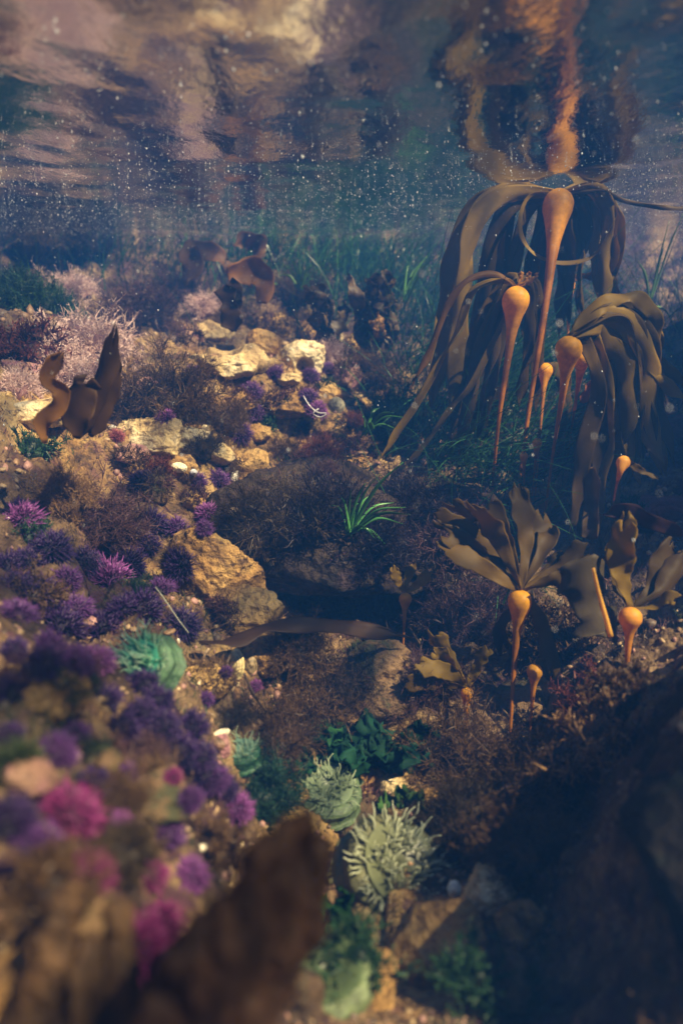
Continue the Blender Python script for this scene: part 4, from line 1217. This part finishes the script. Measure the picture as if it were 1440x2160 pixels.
# ------------------------------------------------------------------ sea anemones
def anemone(px, py, dpx, label, col_c, col_d, col_t, face, n_t=80, Y=None, tl=.34, seed=0, h=.75, arc=None):
    rng = np.random.default_rng(700 + seed)
    p = at(px, py, Y) if Y else hit(px, py)[0]
    rad = dpx * mpp(p) / 2
    t_ = thing('sea_anemone', label, 'sea anemone', tuple(p + norm(np.array(face)) * rad * (.24 - (h - .75) * .45)), 'green sea anemones')
    t_.rotation_mode = 'QUATERNION'
    t_.rotation_quaternion = Vector(face).normalized().to_track_quat('Z', 'Y')
    # column
    z = np.array([-.55, -.4, -.2, 0, .15, .28, .36, .38]) * h / .75
    r_ = np.array([1.12, 1.02, .98, 1.02, 1.06, 1.0, .88, .74])
    a = np.linspace(0, 2 * np.pi, 48, endpoint=False)
    zz = np.interp(np.linspace(0, 7, 40), np.arange(8), z); rq = np.interp(np.linspace(0, 7, 40), np.arange(8), r_)
    V = np.stack([rq[:, None] * np.cos(a), rq[:, None] * np.sin(a), np.repeat(zz[:, None], 48, 1)], -1).reshape(-1, 3)
    wob = 1 + .035 * np.clip(vnoise(V * 16), 0, 1) + .12 * fbm(V * 1.4, 2, .5, seed) + .03 * vnoise(V * 9)
    V[:, :2] *= wob[:, None]
    i = np.arange(40 * 48).reshape(40, 48); j = np.roll(i, -1, 1)
    q = np.stack([i[:-1], j[:-1], j[1:], i[1:]], -1).reshape(-1, 4)
    cc = np.array(col_c)[None] * np.clip(1 + .5 * vnoise(V * 12), .4, 1.6)[:, None]
    ac = Acc(); ac.add(V * rad, q, None, cc)
    obj('column', ac.mesh('column'), M['column'], t_)
    # oral disc with a slit mouth
    rr_ = np.linspace(.02, .80, 14)
    V = np.stack([rr_[:, None] * np.cos(a), rr_[:, None] * np.sin(a), np.repeat((.36 * h / .75 - .10 * np.cos(rr_ / .8 * np.pi) * .9 - .16 * np.exp(-(rr_ / .12) ** 2))[:, None], 48, 1)], -1).reshape(-1, 3)
    i = np.arange(14 * 48).reshape(14, 48); j = np.roll(i, -1, 1)
    q = np.stack([i[:-1], j[:-1], j[1:], i[1:]], -1).reshape(-1, 4)
    rad_t = np.repeat(rr_ / .8, 48)
    stripe = 1 + .25 * np.sin(np.tile(a, 14) * 24)
    cc = np.array(col_d)[None] * (stripe * (.75 + .5 * rad_t))[:, None]
    ac = Acc(); ac.add(V * rad, q, None, cc)
    obj('oral_disc', ac.mesh('oral_disc'), M['tentacle'], t_)
    # tentacles, each its own piece
    var = []
    for k in range(6):
        L_ = tl * rng.uniform(.8, 1.25); cv = rng.uniform(-.35, .35, 2)
        tt = np.linspace(0, 1, 9)
        path = np.stack([cv[0] * L_ * tt ** 2 + .08 * L_ * np.sin(tt * 6 + k), cv[1] * L_ * tt ** 2, L_ * tt], -1)
        V, q, t = tube(path * rad, .034 * rad * (1 - .78 * tt), 6)
        tq = np.r_[tt.repeat(6), 0, 1]
        cc = np.outer(1 - tq, np.array(col_d) * 1.1) + np.outer(tq, np.array(col_t))
        ac = Acc(); ac.add(V, q, t, cc)
        mm = ac.mesh('tentacle'); mm.materials.append(M['tentacle']); var.append(mm)
    for k in range(n_t):
        ang = rng.uniform(0, 2 * np.pi) if arc is None else R(rng.uniform(*arc))
        rk = rng.uniform(.30, .90)
        o = obj('tentacle', var[k % 6], parent=t_)
        o.location = (rk * rad * math.cos(ang), rk * rad * math.sin(ang), rad * (.37 * h / .75))
        d = Vector((math.cos(ang) * (.35 + 1.1 * (rk - .5) / .36) + rng.normal() * .18, math.sin(ang) * (.35 + 1.1 * (rk - .5) / .36) + rng.normal() * .18, .9))
        o.rotation_mode = 'QUATERNION'
        o.rotation_quaternion = d.normalized().to_track_quat('Z', 'Y') @ Quaternion((0, 0, 1), rng.uniform(0, 6.28))
        s_ = rng.uniform(.75, 1.2); o.scale = (s_, s_, s_)
    return t_
anemone(318, 1415, 135, 'open teal green anemone with pale tentacles on the left slope', (.075, .15, .075), (.11, .52, .36), (.82, .95, .74), (-.40, -.66, .64), 130, tl=.50, seed=1, h=.6)
anemone(510, 1600, 78, 'white tipped anemone half sunk in the dark green cushion', (.03, .10, .05), (.25, .45, .33), (.74, .86, .62), (-.1, -.05, .95), 60, tl=.60, seed=2)
anemone(690, 1685, 125, 'green anemone with a comb of upright white tentacles under the green weed', (.085, .13, .06), (.26, .34, .20), (.74, .84, .60), (.12, -.25, .95), 105, tl=.46, seed=3, h=.6)
anemone(815, 1850, 215, 'biggest olive anemone folded with white tentacles on its right half', (.115, .115, .050), (.20, .22, .11), (.86, .90, .68), (.42, -.38, .82), 190, tl=.36, seed=4, h=.6)
anemone(690, 2085, 185, 'blurred pale green closed anemone at the bottom of the picture', (.13, .17, .075), (.12, .17, .07), (.32, .38, .16), (0, -.1, 1), 24, tl=.2, seed=5, h=1.2, Y=.50)

# ------------------------------------------------------------------ sea lettuce (green sheets in the pool centre)
def lettuce(px, py, wpx, label, col, seed=0, n=16, Y=None):
    rng = np.random.default_rng(1200 + seed)
    p = at(px, py, Y) if Y else hit(px, py)[0]
    s = mpp(p)
    t_ = thing('sea_lettuce', label, 'sea lettuce', tuple(p), 'green sea lettuce on the pool floor')
    for k in range(n):
        d = hemi(1, rng)[0]; d[1] -= .2
        c0 = np.array([rng.uniform(-.5, .5), rng.uniform(-.35, .35), 0]) * wpx * s * .75
        l_ = wpx * s * rng.uniform(.22, .45)
        P3 = np.array([c0, c0 + d * l_ * .5 + [0, 0, l_ * .2], c0 + d * l_ + [0, 0, l_ * .1]]) + p
        V, q, tt = blade_verts(P3, l_ * rng.uniform(.7, 1.2), rng, n=16, m_=11, ruffle=.22, thick=.0005, tip=.2, ragged=.25, jag=.12)
        V = V + norm(V - p) * (fbm(V * 60, 2, .5, seed) * .006)[:, None]
        cc = np.array(col)[None] * rng.uniform(.55, 1.3) * np.clip(1 + .4 * vnoise(V * 40), .5, 1.5)[:, None]
        a = Acc(); a.add(V - p, q, None, cc)
        obj('sheet', a.mesh('sheet'), M['lettuce'], t_)
lettuce(660, 1550, 110, 'brighter green sea lettuce at the top of the green patch', (.045, .16, .055), 1)
lettuce(700, 1600, 170, 'wide dark green sea lettuce in the middle of the pool floor', (.018, .085, .045), 2, 22)
lettuce(830, 1590, 170, 'dark green sea lettuce on the right of the green patch', (.014, .065, .038), 3, 22)
lettuce(620, 1620, 100, 'dim green sea lettuce beside the dark green cushion', (.018, .08, .04), 4)
lettuce(500, 1325, 44, 'tiny green sheet resting on the dark kelp strap', (.05, .13, .03), 5, 5)
lettuce(545, 868, 40, 'bright green scrap on top of a purple urchin', (.05, .17, .05), 6, 5)
lettuce(860, 1690, 120, 'yellow green sea lettuce among the sunlit rubble', (.07, .16, .035), 7, 12)
lettuce(1020, 1780, 90, 'small green sheet at the edge of the dark lower right', (.03, .12, .05), 8, 6)
lettuce(700, 1960, 160, 'blurred deep green sheets under the biggest anemone', (.02, .09, .02), 9, 14)

# ------------------------------------------------------------------ shells and scraps
def shell(px, py, wpx, hpx, label, col, rot=0, seed=0, Y=None, name='shell', cat='shell', ribs=26):
    p, n = hit_any(px, py) if not Y else (at(px, py, Y), np.array([0, -.4, .9]))
    s = mpp(p)
    u = np.linspace(0.02, 1, 14); a = np.linspace(0, 2 * np.pi, 40, endpoint=False)
    V = np.stack([u[:, None] * np.cos(a) * wpx * s / 2, u[:, None] * np.sin(a) * hpx * s / 2 + 0 * u[:, None],
                  np.repeat(((1 - u ** 1.7) * min(wpx, hpx) * s * .34)[:, None], 40, 1)], -1)
    V += (.02 * wpx * s * np.sin(a * ribs / 2)[None] * u[:, None])[..., None] * np.array([0, 0, 1])
    V[..., 2] += vnoise(V.reshape(-1, 3) * 200).reshape(14, 40) * .0012
    V = V.reshape(-1, 3)
    V = np.vstack([V, V * [1, 1, .6] - [0, 0, .0015]])
    i = np.arange(14 * 40).reshape(14, 40); j = np.roll(i, -1, 1); k = 560
    q = np.concatenate([np.stack([i[:-1], j[:-1], j[1:], i[1:]], -1).reshape(-1, 4), np.stack([i[:-1], i[1:], j[1:], j[:-1]], -1).reshape(-1, 4) + k,
                        np.stack([i[-1], j[-1], j[-1] + k, i[-1] + k], -1)])
    ring = np.r_[np.repeat(u, 40), np.repeat(u, 40)]
    cc = np.array(col)[None] * (1 + .3 * np.sin(ring * 22))[:, None] * np.clip(1 + .4 * vnoise(V * 150), .4, 1.6)[:, None]
    ac = Acc(); ac.add(V, q, None, cc)
    o = obj(name, ac.mesh(name), M['shell'], label=label, cat=cat, loc=p + n * .006)
    o.rotation_mode = 'QUATERNION'
    o.rotation_quaternion = Vector(norm(n + np.array([0, -.9, .3]))).to_track_quat('Z', 'Y') @ Quaternion((0, 0, 1), R(rot))
    return o
shell(501, 1402, 36, 66, 'long oval yellowish shell hanging below the dark strap', (.42, .34, .16), 8)
shell(528, 1408, 28, 58, 'narrow dull brown shell right of the long oval one', (.22, .16, .08), -10)
shell(738, 1608, 30, 56, 'almond shaped shell with an orange tip under the green weed', (.50, .38, .14), -8)
shell(460, 1550, 40, 18, 'white half shell resting on the reddish stone', (.66, .60, .44), 5)
shell(458, 1568, 56, 30, 'brown clam edge under the white half shell', (.16, .09, .05), 0)
shell(710, 858, 34, 40, 'dark banded shell with white spots in the middle of the pool', (.20, .18, .12), 20)
shell(377, 985, 34, 22, 'cream shell shining on the knobbly tan rock', (.85, .74, .5), -10)
shell(405, 995, 16, 14, 'small white shell right of the cream one', (.95, .92, .9), 0)
shell(492, 1003, 20, 28, 'white shell fragment beside the touching urchins', (.9, .85, .75), 0)
shell(355, 852, 32, 16, 'pale limpet on the rock below the big brown bush', (.62, .48, .28), 10)
shell(492, 1083, 24, 18, 'tan snail shell lying on the ledge turf', (.62, .42, .22), 20, Y=1.27)
shell(838, 1612, 24, 18, 'bright white chip above the sunlit rubble', (.9, .85, .7), 0)
shell(680, 1855, 22, 22, 'glinting pale chip beside the lumpy brown weed', (.85, .8, .6), 0)
shell(960, 1880, 30, 34, 'white chip at the right foot of the biggest anemone', (.88, .84, .68), 0)
shell(560, 1715, 40, 34, 'tan limpet left of the striped green anemone', (.45, .30, .14), 0)
shell(240, 905, 18, 10, 'white glint of shell at the left of the sunlit slab', (.95, .9, .8), 0)
for k, (px, py) in enumerate([(432, 905), (438, 918), (430, 925)]):
    shell(px, py, 15, 15, 'tiny cream snail shell in the row of three left of the central urchin, ' + ('topmost', 'middle one', 'lowest')[k], (.82, .66, .42), k * 40)

def stick(label, pix, rad, col, name='stick', cat='stick'):
    P3 = [at(*q_) for q_ in pix]
    V, q, t = tube(spline(P3, 20) - P3[0], rad, 7)
    ac = Acc(); ac.add(V, q, t, col)
    obj(name, ac.mesh(name), M['shell'], label=label, cat=cat, loc=P3[0])
stick('thin pale stick leaning over dark urchins left of the ochre face', [(328, 1238, .98), (350, 1268, .97), (375, 1305, .96), (398, 1335, .95)], (.0009), (.26, .27, .22))
stick('white thread looped on the urchin in the middle', [(640, 835, 1.64), (652, 855, 1.62), (670, 870, 1.61), (688, 872, 1.61), (675, 880, 1.61), (660, 872, 1.60), (672, 862, 1.6)], .0016, (.75, .72, .7), 'thread', 'thread')
stick('thin pale worm tube below the left end of the strap', [(440, 1368, .93), (430, 1385, .93), (424, 1402, .93), (432, 1412, .92)], .0014, (.6, .45, .3), 'worm_tube', 'worm tube')
stick('thin dark twig between the shells and the brown fuzz', [(515, 1420, .93), (535, 1465, .92), (560, 1500, .92)], .002, (.10, .06, .03))

# ------------------------------------------------------------------ seagrass
def grass_clump(name, n, centre, spread, lean, length, col, seed, kind=None, label=None, cat=None, wid=.0035, K=6, jitter=.3, vary=.5):
    rng = np.random.default_rng(seed)
    acc = Acc()
    cx = rng.normal(size=(n, 2)) * spread + centre
    root = np.array([drop(*c)[0] for c in cx])
    d = norm(np.tile(lean, (n, 1)) + rng.normal(size=(n, 3)) * np.array([.25, .2, .1]))
    ln = length * rng.uniform(1 - vary, 1.1, n)
    V, q, tt, _ = strands(root, d, ln, rng.uniform(.6, 1.2, n) * wid, K, np.array([lean[0] * .7, lean[1] * .3, -.25]), rng, jitter)
    V[:, 2] = np.minimum(V[:, 2], -.012)
    c = np.array(col)[None] * np.repeat(rng.uniform(.4, 1.6, n), 2 * (K + 1))[:, None] * (.7 + .5 * tt)[:, None]
    acc.add(V - root.mean(0), q, None, c)
    o = obj(name, acc.mesh(name), M['grass'], kind=kind, label=label, cat=cat, loc=root.mean(0))
    return o
GC = (.055, .17, .045)
grass_clump('seagrass', 1500, (.12, 2.75), np.array([.35, .14]), np.array([.15, -.1, 1]), .42, GC, 1, 'stuff', 'far seagrass meadow reaching up to the surface')
grass_clump('seagrass', 1300, (.42, 2.15), np.array([.14, .25]), np.array([.25, -.2, .8]), .36, (.035, .12, .045), 2, 'stuff', 'seagrass sweeping down beside the rockweed')
grass_clump('seagrass', 700, (.28, 1.72), np.array([.09, .16]), np.array([.15, -.4, .5]), .26, (.04, .13, .05), 3, 'stuff', 'shaded seagrass left of the kelp')
grass_clump('seagrass', 700, (1.0, 2.3), np.array([.35, .2]), np.array([-.1, -.1, 1]), .40, (.02, .06, .035), 4, 'stuff', 'dim seagrass behind the kelp')
grass_clump('seagrass', 600, (-.75, 2.75), np.array([.5, .12]), np.array([.15, -.1, 1]), .30, (.035, .09, .04), 5, 'stuff', 'hazy seagrass under the waterline on the left')
# individual tufts
def tuft(label, px, py, tips, wpx, col, Y=None, seed=0):
    rng = np.random.default_rng(1500 + seed)
    p = at(px, py, Y) if Y else hit(px, py)[0]
    s = mpp(p)
    t_ = thing('grass_tuft', label, 'seagrass', tuple(p), 'separate seagrass tufts')
    for k, (tx, ty) in enumerate(tips):
        e = at(tx, ty, p[1] + rng.uniform(-.06, .04))
        mid_p = (p + e) / 2 + np.array([0, 0, .02])
        V, q, tt = blade_verts([p + rng.normal(size=3) * .004, mid_p, e], wpx * s * rng.uniform(.7, 1.2), rng, n=14, m_=3, ruffle=0.0, thick=.0008, tip=.5)
        a = Acc(); a.add(V - p, q, None, np.array(col)[None] * rng.uniform(.6, 1.5))
        obj('blade', a.mesh('blade'), M['grass'], t_)
rg = random.Random(5)
tuft('green grass tuft fanning right from the cave ledge', 735, 1130, [(855, 1070), (865, 1085), (850, 1105), (790, 1135), (760, 1060), (790, 1040), (720, 1050), (740, 1035), (830, 1060), (800, 1000), (770, 1020), (700, 1065), (815, 1150), (850, 975)], 7, (.10, .32, .08), Y=1.20)
tuft('sunlit yellow green tuft standing in the far meadow', 635, 615, [(600, 560), (615, 545), (628, 530), (640, 550), (655, 560), (662, 575), (590, 580), (668, 590)], 6, (.16, .34, .06), Y=2.45, seed=1)
tuft('yellow green tuft at the base of the round blade', 560, 625, [(545, 590), (552, 570), (562, 565), (575, 590), (585, 600)], 5, (.15, .30, .07), Y=2.4, seed=2)
tuft('curved bright grass blades at the ochre rock edge', 770, 920, [(800, 860), (830, 870), (850, 880), (790, 905), (765, 880), (835, 905)], 6, (.10, .30, .05), Y=1.6, seed=3)
tuft('long pale grass blades arching behind the thin straps', 850, 640, [(900, 540), (880, 560), (870, 590), (930, 530), (860, 560)], 5, (.11, .27, .08), Y=2.2, seed=4)
tuft('long pale blades at the right edge above the kelp', 1370, 640, [(1410, 465), (1440, 450), (1400, 520), (1428, 700), (1345, 550)], 5, (.14, .26, .10), Y=2.0, seed=5)

# ------------------------------------------------------------------ turf, rubble and drifting specks (uncountable)
rng = np.random.default_rng(77)
def scatter_ground(n, rmin, rmax, seed, pw=.7, half=34):
    g = np.random.default_rng(seed)
    r = np.exp(g.uniform(math.log(rmin), math.log(rmax), n)); t = g.uniform(R(-half), R(half), n)
    return r * np.sin(t), r * np.cos(t)
def ground_at(x, y):
    """nearest seabed vertex for each x, y through the polar grid"""
    r = np.hypot(x, y); t = np.arctan2(x, y)
    ri = np.clip(np.searchsorted(rr, r), 0, nr - 1); ti = np.clip(np.searchsorted(th, t), 0, nth - 1)
    return P[ri * nth + ti]
# turf: short fine tufts
x, y = scatter_ground(60000, .25, 3.4, 1)
g = ground_at(x, y)
mask = fbm(g * 6, 3, .5, 31) > .02
g = g[mask]; n = len(g)
d = norm(np.c_[rng.normal(size=(n, 2)) * .6, np.ones(n)])
dist = np.hypot(g[:, 0], g[:, 1])
V, q, tt, _ = strands(g - [0, 0, .002], d, rng.uniform(.006, .020, n), np.clip(dist * .0016, .0006, .004), 2, (0, 0, -.1), rng, .3)
hue = fbm(g * 5, 2, .5, 41)
pal = np.array([[.12, .07, .03], [.17, .10, .045], [.12, .05, .05], [.05, .075, .025]])
pi_ = np.clip(((hue + .6) / 1.2 * 4).astype(int), 0, 3)
c = np.repeat(pal[pi_] * rng.uniform(.5, 1.6, n)[:, None], 6, axis=0) * (.6 + .6 * tt)[:, None]
a = Acc(); a.add(V, q, None, c)
obj('algal_turf', a.mesh('algal_turf'), M['weed'], kind='stuff')['label'] = 'short mixed algal turf over the rocks'
rp_ = np.vstack(ROCK_PTS)
rp_ = rp_[(rp_[:, 5] > -.1) & (fbm(rp_[:, :3] * 9, 3, .5, 61) > .08)]
rp_ = rp_[rng.integers(0, len(rp_), 26000)]
n = len(rp_); g = rp_[:, :3] + rng.normal(size=(n, 3)) * .002
d = norm(rp_[:, 3:] + rng.normal(size=(n, 3)) * .5 + [0, 0, .3])
dist = np.linalg.norm(g - CAM, axis=1)
V, q, tt, _ = strands(g, d, rng.uniform(.005, .017, n), np.clip(dist * .0014, .0006, .004), 2, (0, 0, -.1), rng, .3)
hue = fbm(g * 6, 2, .5, 43)
pi_ = np.clip(((hue + .6) / 1.2 * 4).astype(int), 0, 3)
c = np.repeat(pal[pi_] * rng.uniform(.5, 1.5, n)[:, None], 6, axis=0) * (.6 + .6 * tt)[:, None]
a = Acc(); a.add(V, q, None, c)
obj('rock_turf', a.mesh('rock_turf'), M['weed'], kind='stuff')['label'] = 'fine algal turf growing on the rocks and the ledge'
# rubble: shell grit and pebbles
x, y = scatter_ground(9000, .3, 2.6, 2)
g = ground_at(x, y); g = g[fbm(g * 5, 3, .5, 51) > -.05]; n = len(g)
bv, bf = ico(1)
dist = np.hypot(g[:, 0], g[:, 1])
sz = np.clip(rng.lognormal(math.log(.0040), .45, n), .0012, .011) * np.clip(dist, .25, 1.5)
V = bv[None] * sz[:, None, None] * rng.uniform(.5, 1.3, (n, 1, 3)) * (1 + .25 * rng.normal(size=(n, len(bv), 1)))
V = V + g[:, None]
f = (bf[None] + (np.arange(n) * len(bv))[:, None, None]).reshape(-1, 3)
pal = np.array([[.42, .29, .15], [.60, .47, .28], [.28, .17, .09], [.40, .22, .18], [.12, .08, .05], [.75, .68, .52]])
c = np.repeat(pal[rng.choice(6, n, p=[.20, .04, .36, .15, .245, .005])] * rng.uniform(.6, 1.2, (n, 1)), len(bv), axis=0)
a = Acc(); a.add(V.reshape(-1, 3), None, f, c)
obj('shell_grit', a.mesh('shell_grit', smooth=False), M['shell'], kind='stuff')['label'] = 'shell grit and pebbles between the rocks'
# specks: bubbles and grains hanging just under the surface, and sparse grains in the water
n = 11000
r = 1.2 + 1.9 * rng.uniform(0, 1, n) ** .7; t = rng.uniform(R(-36), R(36), n)
pz = -np.abs(rng.normal(size=n)) * .012 - .006
pp_ = np.c_[r * np.sin(t), r * np.cos(t), pz]
n2 = 2600
pp2 = np.c_[rng.uniform(-1, 1.2, n2), rng.uniform(.5, 2.9, n2), -.02 - .5 * rng.uniform(0, 1, n2) ** 1.6]
n3 = 420
r = rng.uniform(.72, 1.25, n3); t = rng.uniform(R(-36), R(36), n3)
pp3 = np.c_[r * np.sin(t), r * np.cos(t), -np.abs(rng.normal(size=n3)) * .01 - .006]
ppp = np.vstack([pp_, pp2, pp3]); n = len(ppp)
ov = np.array([[1, 0, 0], [-1, 0, 0], [0, 1, 0], [0, -1, 0], [0, 0, 1.6], [0, 0, -1.6]], dtype=float)
of = np.array([[0, 2, 4], [2, 1, 4], [1, 3, 4], [3, 0, 4], [2, 0, 5], [1, 2, 5], [3, 1, 5], [0, 3, 5]])
sz = np.clip(rng.lognormal(math.log(.00055), .45, n), .0003, .0022)
sz[-n3:] *= .9
V = (ov[None] * sz[:, None, None] + ppp[:, None]).reshape(-1, 3)
f = (of[None] + (np.arange(n) * 6)[:, None, None]).reshape(-1, 3)
a = Acc(); a.add(V, None, f, (.7, .73, .76))
obj('drifting_specks', a.mesh('drifting_specks'), M['shell'], kind='stuff')['label'] = 'pale specks drifting under the surface'
